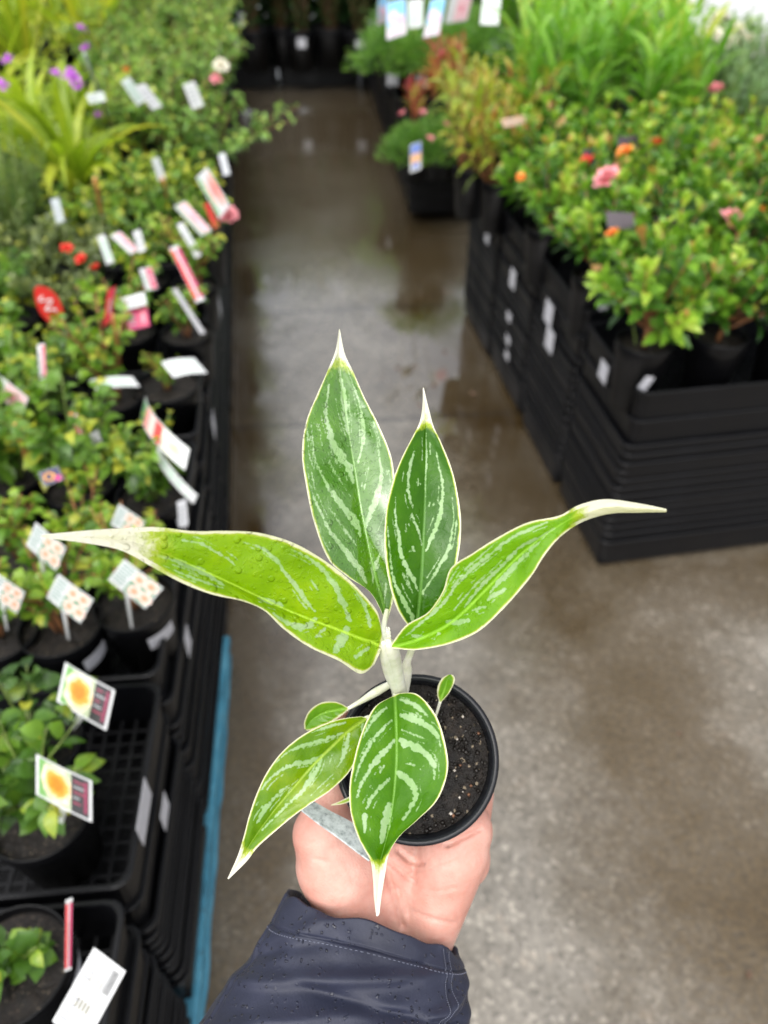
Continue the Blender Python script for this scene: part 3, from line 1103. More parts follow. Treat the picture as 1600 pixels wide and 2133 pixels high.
lp(25, 985, 'rose_lush', *R_, 'bushy green rose with the navy and orange tag at the left frame edge', 1.2)
lp(-120, 960, 'rose_lush', *R_, 'bushy green rose cut off by the left frame edge', 1.15)
lp(345, 800, 'rose_sparse', *R_, 'nearly bare rose cutting in the open pot by the pale green oval tag', .55, .07 and None or PR * 1.15, key='bare')
lp(238, 822, 'rose_sparse', *R_, 'thin yellow rose cutting with bare upright stems left of the open pot', 1.2, leans=(.1, .05))
lp(112, 830, 'rose_lush', *R_, 'green rose between the two orange stakes on the left row', .95)
lp(0, 800, 'rose_lush', *R_, 'green rose below the grey leaved rose at the left frame edge', 1.0)
lp(390, 690, 'rose_sparse', *R_, 'thin yellow rose cutting at the aisle edge above the pale green oval tags', .9)
lp(268, 690, 'rose_sparse', *R_, 'thin yellow rose cutting under the white and pink double tag', 1.15)
lp(150, 672, 'rose_grey', *R_, 'grey leaved rose right of the round red tag', 1.05)
lp(25, 665, 'rose_lush', *R_, 'green rose left of the round red tag', 1.05)
lp(405, 592, 'rose_sparse', *R_, 'thin yellow rose at the aisle edge beside the long crimson strip tag', 1.15)
lp(300, 585, 'rose_light', *R_, 'pale green rose left of the long crimson strip tag', .95)
lp(190, 578, 'rose_grey', *R_, 'grey leaved rose with small red flowers', 1.1, key='greyred')
lp(85, 585, 'rose_grey', *R_, 'grey leaved rose behind the round red tag below the rosemary', 1.05)
lp(425, 505, 'rose_light', *R_, 'pale green rose at the aisle edge below the pink rosebud', .8)
lp(335, 495, 'rose_light', *R_, 'pale green rose between two white tags in the middle of the left row', 1.0)
lp(245, 488, 'rose_light', *R_, 'pale green rose with the pale pink tag in the middle of the left row', 1.0)
lp(165, 492, 'rose_light', *R_, 'pale green rose right of the rosemary and below the strap leaves', .95)
e = lp(418, 428, 'rose_light', *R_, 'green rose with the single pink bud overhanging the aisle', .95, key='bud')
lp(345, 425, 'rose_light', *R_, 'pale green rose left of the red striped tag', 1.05)
lp(270, 420, 'rose_light', *R_, 'pale green rose beside the orange stake under the strap leaves', 1.0)

G_RM = 'rosemary on the left row'
lp(30, 520, 'rosemary', 'rosemary_plant', 'rosemary', G_RM, 'upright feathery rosemary plant left of the strap leaved plant', 1.0)
lp(-60, 560, 'rosemary', 'rosemary_plant', 'rosemary', G_RM, 'feathery rosemary plant cut off by the left frame edge', 1.0)
lp(78, 470, 'rosemary', 'rosemary_plant', 'rosemary', G_RM, 'shorter rosemary plant half behind the upright rosemary', .8)
G_ST = 'strap leaved plants on the left row'
lp(165, 395, 'strap', 'strap_leaf_plant', 'lily plant', G_ST, 'bright green arching strap leaved plant above the orange stake', 1.0, .075, .15)
lp(85, 345, 'strap', 'strap_leaf_plant', 'lily plant', G_ST, 'bright green arching strap leaved plant behind the rosemary', 1.05, .075, .15)
lp(190, 305, 'strap', 'strap_leaf_plant', 'lily plant', G_ST, 'bright green arching strap leaved plant under the mauve flowers', .95, .075, .15)
lp(5, 270, 'strap', 'strap_leaf_plant', 'lily plant', G_ST, 'bright green strap leaved plant at the left frame edge by mauve flowers', 1.0, .075, .15)
for u, v, t in ((60, 150, 'tall upright yellow green strap leaved plant leftmost at the top'), (190, 125, 'tall upright yellow green strap leaved plant beside the small shrubs at the top'), (125, 95, 'tall upright yellow green strap leaved plant between two others at the top')):
    lp(u, v, 'strap_tall', 'strap_leaf_plant', 'lily plant', 'tall strap leaved plants on the left row', t, 1.0, .075, .15)
mv = lp(150, 265, 'mauve', 'mauve_flower', 'flowering plant', 'mauve flowers on the left row', 'plant with a loose bunch of mauve flowers above the strap leaves', 1.0)
for u, v, z in ((182, 103, .98), (168, 62, .98), (116, 157, .93), (148, 155, .93), (168, 184, .90), (152, 165, .92)):
    add_flower(mv, 'mauve', at(u, v, z), .8, (.5, 0))
mv2 = lp(10, 255, 'mauve', 'mauve_flower', 'flowering plant', 'mauve flowers on the left row', 'plant with two mauve flowers at the left frame edge', 1.0)
for u, v, z in ((18, 127, .95), (2, 178, .92)):
    add_flower(mv2, 'mauve', at(u, v, z), .8, (.5, 0))
mv3 = lp(215, 330, 'mauve', 'mauve_flower', 'flowering plant', 'mauve flowers on the left row', 'low plant with one dull mauve flower near the long pale stake', .7)
add_flower(mv3, 'mauve', at(206, 243, .83), .7, (.5, 0))

G_SH = 'small leaved shrubs on the left row'
SH = ('small_shrub', 'shrub', G_SH)
lp(440, 335, 'shrub_droop', *SH, 'small leaved shrub drooping over the tray edge into the aisle', 1.0, .075, .15)
shr = [(360, 345, 'small leaved shrub left of the drooping shrub above the red striped tag'), (290, 335, 'small leaved shrub right of the arching strap leaves'),
       (432, 255, 'small leaved shrub at the aisle edge below the single white tag'), (350, 262, 'small leaved shrub below the pair of white tags'), (268, 262, 'small leaved shrub beside the long pale stake'),
       (450, 185, 'small leaved shrub at the aisle edge below the peach flower'), (380, 190, 'small leaved shrub behind the single white tag'), (300, 190, 'small leaved shrub behind the pair of white tags'), (235, 190, 'small leaved shrub right of the mauve flowers'),
       (450, 122, 'small leaved shrub under the peach flower at the far aisle edge'), (385, 125, 'small leaved shrub next in from the peach flower'), (315, 128, 'small leaved shrub with the small orange flower'), (250, 130, 'small leaved shrub right of the tall strap leaves'),
       (455, 70, 'small leaved shrub at the far end of the left row by the aisle'), (395, 70, 'small leaved shrub second from the aisle at the far end of the left row'), (330, 72, 'small leaved shrub third from the aisle at the far end of the left row'), (265, 74, 'small leaved shrub fourth from the aisle at the far end of the left row')]
shrubs = []
for u, v, t in shr:
    shrubs.append(lp(u, v, 'shrub', *SH, t, 1.0, .075, .15))
for u, v in ((200, 60), (130, 50), (60, 55), (0, 60), (-60, 100), (-100, 170), (-90, 260)):
    lp(u, v, 'shrub', *SH, 'small leaved shrub in the far left corner behind the strap leaves', 1.1, .075, .15)
lp(-70, 800, 'rose_lush', *R_, 'green rose cut off by the left frame edge midway along the row', 1.1)
lp(-70, 690, 'rose_lush', *R_, 'green rose cut off by the left frame edge below the rosemary', 1.1)
add_flower(shrubs[11], 'orange', at(264, 150, .93), .8, (.5, .1))
add_flower(shrubs[9], 'cream', at(460, 138, .86), .55, (.6, .3))
add_flower(shrubs[5], 'pink', at(452, 166, .82), .8, (.6, .2))
add_flower(left_plants['bud'], 'rose', at(478, 455, .70), 1.0, (.5, .2))
for u, v in ((140, 520), (172, 543), (200, 562)):
    add_flower(left_plants['greyred'], 'red', at(u, v, .76), .7, (.5, 0))


def phi_to_cam(e):
    """compass, in plant space, from a plant to the camera"""
    return math.atan2(-e.location[1], -e.location[0]) - e.rotation_euler[2]


pot_sticker(left_plants['p5'], PR, PH, phi_to_cam(left_plants['p5']) + .55, .078, .046, .030, .1)
pot_sticker(left_plants['p6'], PR, PH, phi_to_cam(left_plants['p6']) + .45, .080, .048, .030, .1)
pot_sticker(left_plants['p9'], PR, PH, phi_to_cam(left_plants['p9']) + .9, .07, .03, .05, .1)
pot_sticker(left_plants['near'], PR, PH, phi_to_cam(left_plants['near']) + .9, .075, .055, .06, .1)

# ------------------------------------------------------------------ right row plants
RB = RT - TRAY_H + 0.008
QR, QH = 0.063, 0.165
G_IX = 'glossy leaved shrubs on the right row'
right_plants = {}


def rp(u, v, kind, name, cat, group, label, scale=1.0, pr=QR, ph=QH, base=RB, key=None, **kw):
    b = at(u, v, base + ph)
    b[2] = base
    e = potted(kind, name, cat, group, b, pr, ph, label, scale, **kw)
    if key: right_plants[key] = e
    return e


IX = ('glossy_shrub', 'shrub', G_IX)
ix = [(1345, 708, 'glossy leaved shrub in the ticketed pot at the near corner of the right row', 'c1'), (1500, 694, 'glossy leaved shrub with an orange brown stem second along the front edge', 'c2'), (1652, 684, 'glossy leaved shrub cut off by the right frame edge at the front', 'c3'),
      (1245, 572, 'glossy leaved shrub whose dark pot shows behind the near corner plant', 'd1'), (1355, 562, 'glossy leaved shrub under the large pink flower', 'd2'), (1490, 556, 'glossy leaved shrub with the lower pale pink flower', 'd3'), (1620, 548, 'glossy leaved shrub at the right frame edge in the second line', 'd4'),
      (1142, 470, 'glossy leaved shrub at the aisle edge with bare pot showing below it', 'e1'), (1245, 464, 'glossy leaved shrub below the scarlet flower', 'e2'), (1365, 460, 'glossy leaved shrub between the large pink flower and the orange bud', 'e3'), (1485, 458, 'glossy leaved shrub under the small orange bud', 'e4'), (1605, 452, 'glossy leaved shrub at the right frame edge in the third line', 'e5'),
      (1118, 397, 'glossy leaved shrub right of the yellow nandina', 'f1'), (1210, 392, 'glossy leaved shrub bearing the scarlet flower', 'f2'), (1315, 388, 'glossy leaved shrub bearing the bright orange flower', 'f3'), (1420, 385, 'glossy leaved shrub bearing the small red flower', 'f4'), (1525, 382, 'glossy leaved shrub with copper young leaves toward the right frame edge', 'f5')]
for u, v, t, k in ix:
    rp(u, v, 'ixora', *IX, t, 1.0 if v > 500 else .95, key=k)
for k, fl, u, v, z, s in (('f2', 'red', 1222, 345, .84, 1.2), ('f3', 'orange', 1303, 322, .86, 1.2), ('f4', 'red', 1366, 300, .86, .9), ('e3', 'pink', 1268, 378, .86, 1.35), ('f5', 'orange', 1462, 320, .84, 1.1),
                          ('e4', 'orange', 1535, 418, .84, .9), ('d3', 'pink', 1520, 462, .86, 1.1), ('c1', 'orange', 1278, 492, .86, .9), ('f5', 'pink', 1492, 192, .95, 1.0), ('d4', 'orange', 1590, 440, .86, .7), ('e2', 'orange', 1085, 372, .80, .7)):
    add_flower(right_plants[k], fl, at(u, v, z), s, (.55, 0))
LN = ('lance_leaf_plant', 'leafy plant', 'lance leaved plants on the right row')
for u, v, t in ((1115, 318, 'tall lance leaved plant nearest the yellow nandina'), (1215, 315, 'tall lance leaved plant second from the yellow nandina'), (1320, 312, 'tall lance leaved plant third from the yellow nandina'), (1425, 308, 'tall lance leaved plant beside the silvery plants'),
                (1085, 250, 'tall lance leaved plant in the second line by the aisle'), (1180, 248, 'tall lance leaved plant second from the aisle in the second line'), (1275, 246, 'tall lance leaved plant third from the aisle in the second line'), (1370, 244, 'tall lance leaved plant fourth from the aisle in the second line'),
                (1150, 195, 'tall lance leaved plant in the back line by the grey post'), (1250, 192, 'tall lance leaved plant in the back line under bright young leaves'), (1350, 190, 'tall lance leaved plant in the back line left of the cream flowers')):
    rp(u, v, 'lance', *LN, t, .95)
SV = ('silver_leaf_plant', 'leafy plant', 'silvery leaved plants on the right row')
for u, v, t in ((1530, 312, 'silvery fine leaved plant right of the tall lance leaved plants'), (1625, 308, 'silvery fine leaved plant cut off by the right frame edge'), (1475, 248, 'silvery fine leaved plant behind the pink star flower'), (1570, 244, 'silvery fine leaved plant in the second line by the right frame edge'), (1665, 240, 'silvery fine leaved plant past the right frame edge'),
                (1500, 185, 'silvery fine leaved plant below the cream flowers'), (1590, 200, 'silvery fine leaved plant below the white wall')):
    rp(u, v, 'silver', *SV, t, 1.05)
cr = rp(1500, 165, 'cream', 'cream_flower_shrub', 'flowering plant', None, 'shrub with heads of small cream flowers before the white wall', .8)
for u, v, z in ((1500, 45, .92), (1530, 70, .90), (1480, 75, .92), (1555, 92, .86), (1515, 95, .88)):
    add_flower(cr, 'cream', at(u, v, z), .9, (.3, 0))
ND = ('nandina_plant', 'nandina', 'nandinas on the right row')
rp(1042, 372, 'nandina', *ND, 'yellow nandina in the open pot at the far aisle corner', 1.0)
rp(985, 345, 'nandina', *ND, 'yellow green nandina hanging over the far aisle corner', 1.1)
rp(1050, 300, 'nandina', *ND, 'yellow nandina behind the open pot', .95)
rp(985, 262, 'nandina', *ND, 'yellow nandina farthest along the right row', .85)
pot_sticker(right_plants['c1'], QR, QH, phi_to_cam(right_plants['c1']) + .42, .085, .022, .045, -.35)
pot_sticker(right_plants['d1'], QR, QH, phi_to_cam(right_plants['d1']) + .55, .10, .025, .045, 0)

# far right row
FB = BT - TRAY_H + .008
MD = ('mound_plant', 'mound plant', 'fine green mounds on the far right row')
m1 = rp(858, 318, 'mound', *MD, 'light green mound with the blue and orange pointed tag', .95, .07, .12, FB)
rp(915, 312, 'mound', *MD, 'light green mound half hidden by the yellow nandina', 1.15, .07, .12, FB)
for u, v, t in ((818, 128, 'dark green mound by the aisle under the blue and pink cards'), (880, 126, 'dark green mound second from the aisle under the blue and pink cards'), (942, 124, 'dark green mound third from the aisle under the blue and pink cards'), (1002, 122, 'dark green mound fourth from the aisle under the blue and pink cards'),
                (835, 70, 'dark green mound behind the blue and pink cards by the aisle'), (900, 70, 'dark green mound behind the blue and pink cards near the post'), (965, 70, 'dark green mound behind the right end of the far row cards')):
    e = rp(u, v, 'mound', *MD, t, 1.45, .1, .16, FB + .1)
    if v > 120 and u in (880,):
        pot_sticker(e, .1, .16, phi_to_cam(e), .08, .06, .06)
    if u == 818: pot_sticker(e, .1, .16, phi_to_cam(e), .09, .06, .06)
NR = ('nandina_plant', 'nandina', 'red nandinas on the far right row')
rp(905, 215, 'nandina_red', *NR, 'red leaved nandina by the dark trays of the far row', 1.2, .07, .12, FB + .02)
rp(945, 205, 'nandina_red', *NR, 'red leaved nandina beside the yellow nandina', 1.1, .07, .12, FB + .02)
nr = rp(865, 258, 'nandina_red', *NR, 'low red leaved nandina with small pink flowers behind the light green mound', .8, .07, .12, FB + .02)
for u, v in ((838, 238), (895, 290), (930, 262), (880, 235), (960, 215)):
    add_flower(nr, 'pink', at(u, v, .60), .6, (.4, 0))
for i, (u, v) in enumerate(((1060, 110), (1130, 105), (1210, 100), (1300, 100), (1390, 95), (1100, 60), (1220, 55), (1340, 50))):
    rp(u, v, 'lance' if u < 1440 else 'silver', 'leafy_plant', 'leafy plant', 'leafy plants at the back of the far right row', 'leafy plant in the mass at the back of the far right row', 1.3, .1, .16, FB + .1)


# ------------------------------------------------------------------ potted trees across the end of the aisle
def build_end_row():
    ang = rad(7)
    for i in range(4):
        x0 = -1.75 + i * 0.62
        c = np.array([x0, 6.42 + (x0 + 1.2) * .13])
        for k in range(2):
            o = obj('nursery_tray', tray_mesh(.6, .42, False), None, (c[0], c[1] + .2, .005 + .06 * k), ang)
            props(o, 'low black tray across the end of the aisle under the potted trees', 'plant tray', 'trays across the end of the aisle')
    names = ['potted tree leftmost across the end of the aisle', 'potted tree with reddish soil second from the left at the end of the aisle', 'potted tree in the middle at the end of the aisle', 'twin stemmed potted tree with a round white ticket at the end of the aisle', 'thick stemmed potted tree in the large tub at the end of the aisle', 'potted tree with a round white ticket beside the far right row', 'potted tree just behind the far right row']
    for i, u in enumerate((460, 535, 592, 632, 690, 752, 815)):
        b = at(u, 165, .10)
        b = np.array([b[0], b[1] + (0.05 if i % 2 else .16), .15])
        rn = random.Random(i + 40)
        pr = (.13, .13, .11, .11, .16, .13, .13)[i]
        e = empty('potted_tree', b, rn.random() * 6)
        props(e, names[i], 'potted tree', 'potted trees at the end of the aisle')
        pm, so = pot_mesh(pr, .26)
        obj('pot', pm, e); obj('soil', so, e)
        st = []
        for q in range(2 if i == 3 else 1):
            pts = [np.array([.03 * q, 0, .2])]
            for k in range(6):
                pts.append(pts[-1] + np.array([rn.uniform(-.02, .02), rn.uniform(-.02, .02), .2]))
            st.append((pts, .024 if i == 4 else .013, .006))
        V, F = tubes(st, 8)
        obj('trunk', mesh_data('trunk', V, F, M['bark']), e)
        L, S = gen_bush(300 + i, 1.1, .36, 22, 34, .06, .030, oval, .4, .06, 4, 1.0, .5)
        L = [l for l in L]
        V, F, T = leaves_to_mesh(L, oval)
        obj('crown', mesh_data('crown', V, F, M['dark_tree'], True, cols=T), e, (0, 0, .20))
        V, F = tubes(S)
        obj('branches', mesh_data('branches', V, F, M['stem_brown']), e, (0, 0, .20))
        if i in (3, 5):
            pot_sticker(e, pr, .26, phi_to_cam(e), .19, .065, .065)
    # low dark shrubs between the pots and the hedge
    for i in range(9):
        rn = random.Random(i + 70)
        x = -2.6 + i * .42
        L, S = gen_bush(700 + i % 3, .85, .42, 22, 26, .09, .045, oval, .3, .02, 3, 1.0, .45)
        V, F, T = leaves_to_mesh(L, oval)
        e = empty('hedge_shrub', (x, 7.0 + x * .1, 0), rn.random() * 6)
        props(e, 'low dark shrub filling the gaps behind the trunks of the potted trees', 'hedge shrub', 'low hedge behind the potted trees')
        obj('crown', mesh_data('crown', V, F, M['dark_tree'], True, cols=T), e)
        V, F = tubes(S)
        obj('branches', mesh_data('branches', V, F, M['stem_brown']), e)
    # rank of dark shrubs behind them
    for i in range(10):
        x = -4.6 + i * .62
        rn = random.Random(i + 900)
        L, S = gen_bush(500 + i % 4, 1.5, .55, 20, 30, .10, .05, oval, .3, .05, 3, 1.0, .5)
        V, F, T = leaves_to_mesh(L, oval)
        e = empty('hedge_shrub', (x, 7.5 + rn.uniform(-.15, .2) + x * .1, 0), rn.random() * 6)
        props(e, 'tall dark shrub in the hedge behind the potted trees', 'hedge shrub', 'hedge behind the potted trees')
        obj('crown', mesh_data('crown', V, F, M['dark_tree'], True, cols=T), e, (0, 0, .05))
        V, F = tubes(S)
        obj('branches', mesh_data('branches', V, F, M['stem_brown']), e)


build_end_row()


def build_far():
    V, F = merge([boxv(2.75, 8.4, 0, 6.5, 8.6, 2.7), boxv(2.70, 8.37, 2.7, 6.55, 8.63, 2.78)])
    o = obj('white_wall', mesh_data('white_wall', V, F, M['wall_white'], False))
    props(o, 'plain white wall beyond the cream flowers at the top right', 'wall')
    b = at(1095, 18, .5)
    V, F = lathe([(.001, 0), (.03, 0), (.03, 2.2), (.001, 2.2)], 16)
    o = obj('grey_post', mesh_data('grey_post', V, F, M['post']), None, (b[0], b[1], 0))
    props(o, 'slim pale grey steel post behind the lance leaved plants', 'post')


build_far()


# ------------------------------------------------------------------ tags
class Ink:
    def __init__(s): s.V, s.F, s.C = [], [], []

    def quad(s, x0, y0, x1, y1, c, z):
        b = len(s.V)
        # split along x so that it can bend with the card
        n = 4
        for k in range(n + 1):
            x = x0 + (x1 - x0) * k / n
            s.V += [(x, y0, z), (x, y1, z)]
        for k in range(n):
            s.F.append((b + 2 * k, b + 2 * k + 2, b + 2 * k + 3, b + 2 * k + 1)); s.C.append(c)

    def rose(s, cx, cy, r, cols, z, seed, asp=1.0):
        rn = random.Random(seed)
        nr, ns = 6, 22
        b = len(s.V)
        s.V.append((cx, cy, z))
        for i in range(1, nr + 1):
            for k in range(ns):
                a = 2 * PI * k / ns
                rr = r * i / nr * (1 + (rn.uniform(-.14, .10) if i > 1 else 0) + (.07 * math.cos(5 * a) if i == nr else 0))
                s.V.append((cx + rr * math.cos(a), cy + rr * math.sin(a) * asp, z))
        for k in range(ns):
            s.F.append((b, b + 1 + k, b + 1 + (k + 1) % ns)); s.C.append(cols[0])
        for i in range(nr - 1):
            for k in range(ns):
                a0 = b + 1 + i * ns
                c = np.array(cols[min(len(cols) - 1, int((i + 1) * len(cols) / nr))]) * rn.uniform(.85, 1.08)
                s.F.append((a0 + k, a0 + ns + k, a0 + ns + (k + 1) % ns, a0 + (k + 1) % ns)); s.C.append(tuple(np.minimum(c, .95)))


W_ = (.60, .61, .61); GR = (.10, .30, .12); BK = (.03, .03, .032)


def design(kind, seed):
    """print in unit card space: x to the right 0..1, y up 0..1"""
    k = Ink()
    rn = random.Random(seed)
    if kind == 'orange':
        k.quad(.06, .05, .20, .97, (.16, .34, .10), 1)
        k.quad(.20, .05, .66, .97, (.40, .46, .30), 1)
        k.rose(.40, .52, .31, [(.70, .19, .01), (.76, .25, .02), (.76, .34, .05), (.74, .55, .30), (.70, .64, .50)], 2, seed, 1.45)
        k.quad(.66, .05, .96, .97, BK, 2.2)
        for q in range(5):
            k.quad(.70, .80 - q * .13, .70 + rn.uniform(.10, .2), .84 - q * .13, (.35, .35, .36) if q % 2 else (.3, .05, .09), 3)
        k.quad(.88, .15, .94, .9, (.22, .03, .07), 3)
    elif kind == 'pinkrose':
        for q in range(7):
            k.quad(.05, .87 - q * .12, .05 + rn.uniform(.22, .34), .91 - q * .12, (.10, .25, .20), 1.5)
        k.quad(.40, .04, .97, .97, (.10, .26, .15), 1)
        for (x, y) in ((.54, .74), (.82, .78), (.60, .28), (.86, .30)):
            k.rose(x, y, .17, [(.70, .28, .16), (.74, .40, .28), (.76, .54, .46), (.76, .66, .60)], 2, seed + int(x * 100), 1.35)
    elif kind == 'back':
        # reverse of a tag: barcode, small symbols, lines of small print
        for q in range(16):
            x = .70 + q * .0135
            k.quad(x, .62, x + rn.choice((.004, .008)), .93, (.12, .12, .12), 2)
        for q in range(4):
            x = .60 - q * .105
            k.quad(x, .30, x + .055, .42, (.22, .21, .15), 2)
            k.quad(x + .01, .62, x + .06, .74, (.36, .35, .32), 2)
        for q in range(9):
            k.quad(.08, .10 + q * .09, .08 + rn.uniform(.20, .28), .125 + q * .09, (.33, .34, .37), 2)
    elif kind == 'redgreen':
        k.quad(.04, .06, .22, .94, (.10, .32, .12), 1)
        k.quad(.22, .06, .36, .94, (.72, .30, .28), 1)
        k.quad(.36, .06, .50, .94, (.80, .55, .50), 1)
        k.quad(.50, .06, .64, .94, (.70, .06, .05), 1)
        k.quad(.64, .06, .80, .94, (.72, .70, .60), 1)
        k.rose(.84, .5, .10, [(.60, .52, .30), (.64, .60, .42)], 2, seed, 2.5)
    elif kind == 'redstripe':
        k.quad(.03, .05, .22, .95, (.20, .40, .18), 1)
        k.rose(.40, .5, .20, [(.80, .25, .25), (.82, .45, .42), (.82, .60, .58)], 2, seed, 1.8)
        k.rose(.72, .5, .23, [(.78, .12, .10), (.80, .22, .18), (.80, .35, .28)], 2.2, seed + 3, 1.8)
    elif kind == 'whitepink':
        k.quad(.5, .05, .96, .95, (.72, .12, .20), 1)
        k.quad(.66, .25, .84, .75, (.78, .34, .40), 2)
        for q in range(3): k.quad(.08, .25 + q * .2, .4, .31 + q * .2, (.35, .50, .42), 2)
    elif kind == 'crimson':
        k.quad(.02, .05, .38, .95, (.66, .05, .06), 1)
        k.quad(.62, .05, .97, .95, (.52, .03, .12), 1)
        k.quad(.42, .3, .58, .7, (.5, .6, .55), 2)
    elif kind == 'plain':
        for q in range(4): k.quad(.12, .2 + q * .16, .12 + rn.uniform(.4, .75), .25 + q * .16, (.36, .38, .40), 1)
    elif kind == 'pale':
        k.quad(.1, .12, .9, .88, (.55, .66, .58), 1)
        for q in range(3): k.quad(.2, .25 + q * .2, .75, .31 + q * .2, (.36, .50, .42), 2)
    elif kind == 'palepink':
        k.quad(.35, .05, .97, .95, (.74, .46, .50), 1)
        k.rose(.62, .5, .2, [(.75, .25, .32), (.80, .50, .54)], 2, seed, 1.6)
    elif kind == 'bluepink':
        k.quad(.04, .34, .96, .97, (.22, .56, .88), 1)
        k.rose(.34, .55, .24, [(.80, .45, .62), (.82, .60, .72)], 2, seed, .8)
        k.rose(.70, .42, .22, [(.80, .40, .58), (.82, .56, .70)], 2.3, seed + 1, .8)
        k.quad(.04, .04, .96, .20, (.74, .62, .70), 1.5)
        for q in range(2): k.quad(.2, .08 + q * .06, .8, .1 + q * .06, (.45, .30, .40), 2)
    elif kind == 'navy':
        k.quad(.02, .02, .98, .98, (.03, .03, .09), 1)
        k.rose(.4, .5, .3, [(.03, .03, .09), (.03, .03, .09), (.8, .36, .05)], 2, seed)
        k.quad(.62, .05, .95, .4, (.5, .03, .2), 3)
    elif kind == 'blueorange':
        k.quad(.05, .62, .95, .97, (.14, .22, .55), 1)
        k.quad(.05, .30, .95, .62, (.75, .42, .22), 1)
        k.quad(.2, .08, .8, .30, (.2, .26, .6), 1)
    return k


def tag(name, pix, zt, zb, kind, label, cat='plant tag', group='plant tags on the left row', bend=0.0, base=W_, stake=None, nx=10):
    """a printed card. pix = photo pixels of its top-left, top-right, bottom-right, bottom-left corners; zt, zb heights of upper and lower corners"""
    z4 = zt if hasattr(zt, '__len__') else (zt, zt, zb, zb)
    zm = max(z4)
    tl, tr, br, bl = [at(*p, zm - (zm - z) * .72) for p, z in zip(pix, z4)]
    org = (tl + tr + br + bl) / 4
    ex = ((tr - tl) + (br - bl)) / 2
    ey = ((tl - bl) + (tr - br)) / 2
    nz = unit(np.cross(ex, ey))
    if np.dot(nz, CAM - org) < 0: nz = -nz
    lx = np.linalg.norm(ex)

    def place(x, y, z):
        q = (1 - (2 * x - 1) ** 2) * bend * lx
        return ex * (x - .5) + ey * (y - .5) + nz * (q + z)
    V, F = [], []
    n = nx
    th = .0008
    for k in range(n + 1):
        x = k / n
        for y in (0, 1): V.append(place(x, y, 0))
        for y in (0, 1): V.append(place(x, y, -th))
    for k in range(n):
        a = 4 * k
        F += [(a, a + 4, a + 5, a + 1), (a + 2, a + 3, a + 7, a + 6), (a, a + 2, a + 6, a + 4), (a + 1, a + 5, a + 7, a + 3)]
    F += [(0, 1, 3, 2), (4 * n, 4 * n + 2, 4 * n + 3, 4 * n + 1)]
    o = obj(name, mesh_data(name, V, F, M['print'], False, facecols=[base] * len(F), colname='ink'), None, org)
    props(o, label, cat, group)
    if kind is None and sum(base) > 1.2:
        kind = 'plain'
        base = tuple(x * .8 for x in base)
    if kind:
        k = design(kind, abs(hash(label)) % 1000 if False else sum(map(ord, label)))
        if k.V:
            Vp = [place(x, y, .00025 * z) for x, y, z in k.V]
            obj('print', mesh_data('print', Vp, k.F, M['print'], False, facecols=k.C, colname='ink'), o)
    if stake is not None:
        p0 = (bl + br) / 2 - org
        p1 = at(*stake[:2], stake[2]) - org
        sd = unit(ex) * .005
        V = [p0 - sd, p0 + sd, p1 + sd * .5, p1 - sd * .5]
        V += [v - nz * .001 for v in V]
        F = [(0, 1, 2, 3), (7, 6, 5, 4), (0, 4, 5, 1), (1, 5, 6, 2), (2, 6, 7, 3), (3, 7, 4, 0)]
        obj('stake', mesh_data('stake', V, F, M['white_card'], False), o)
    return o


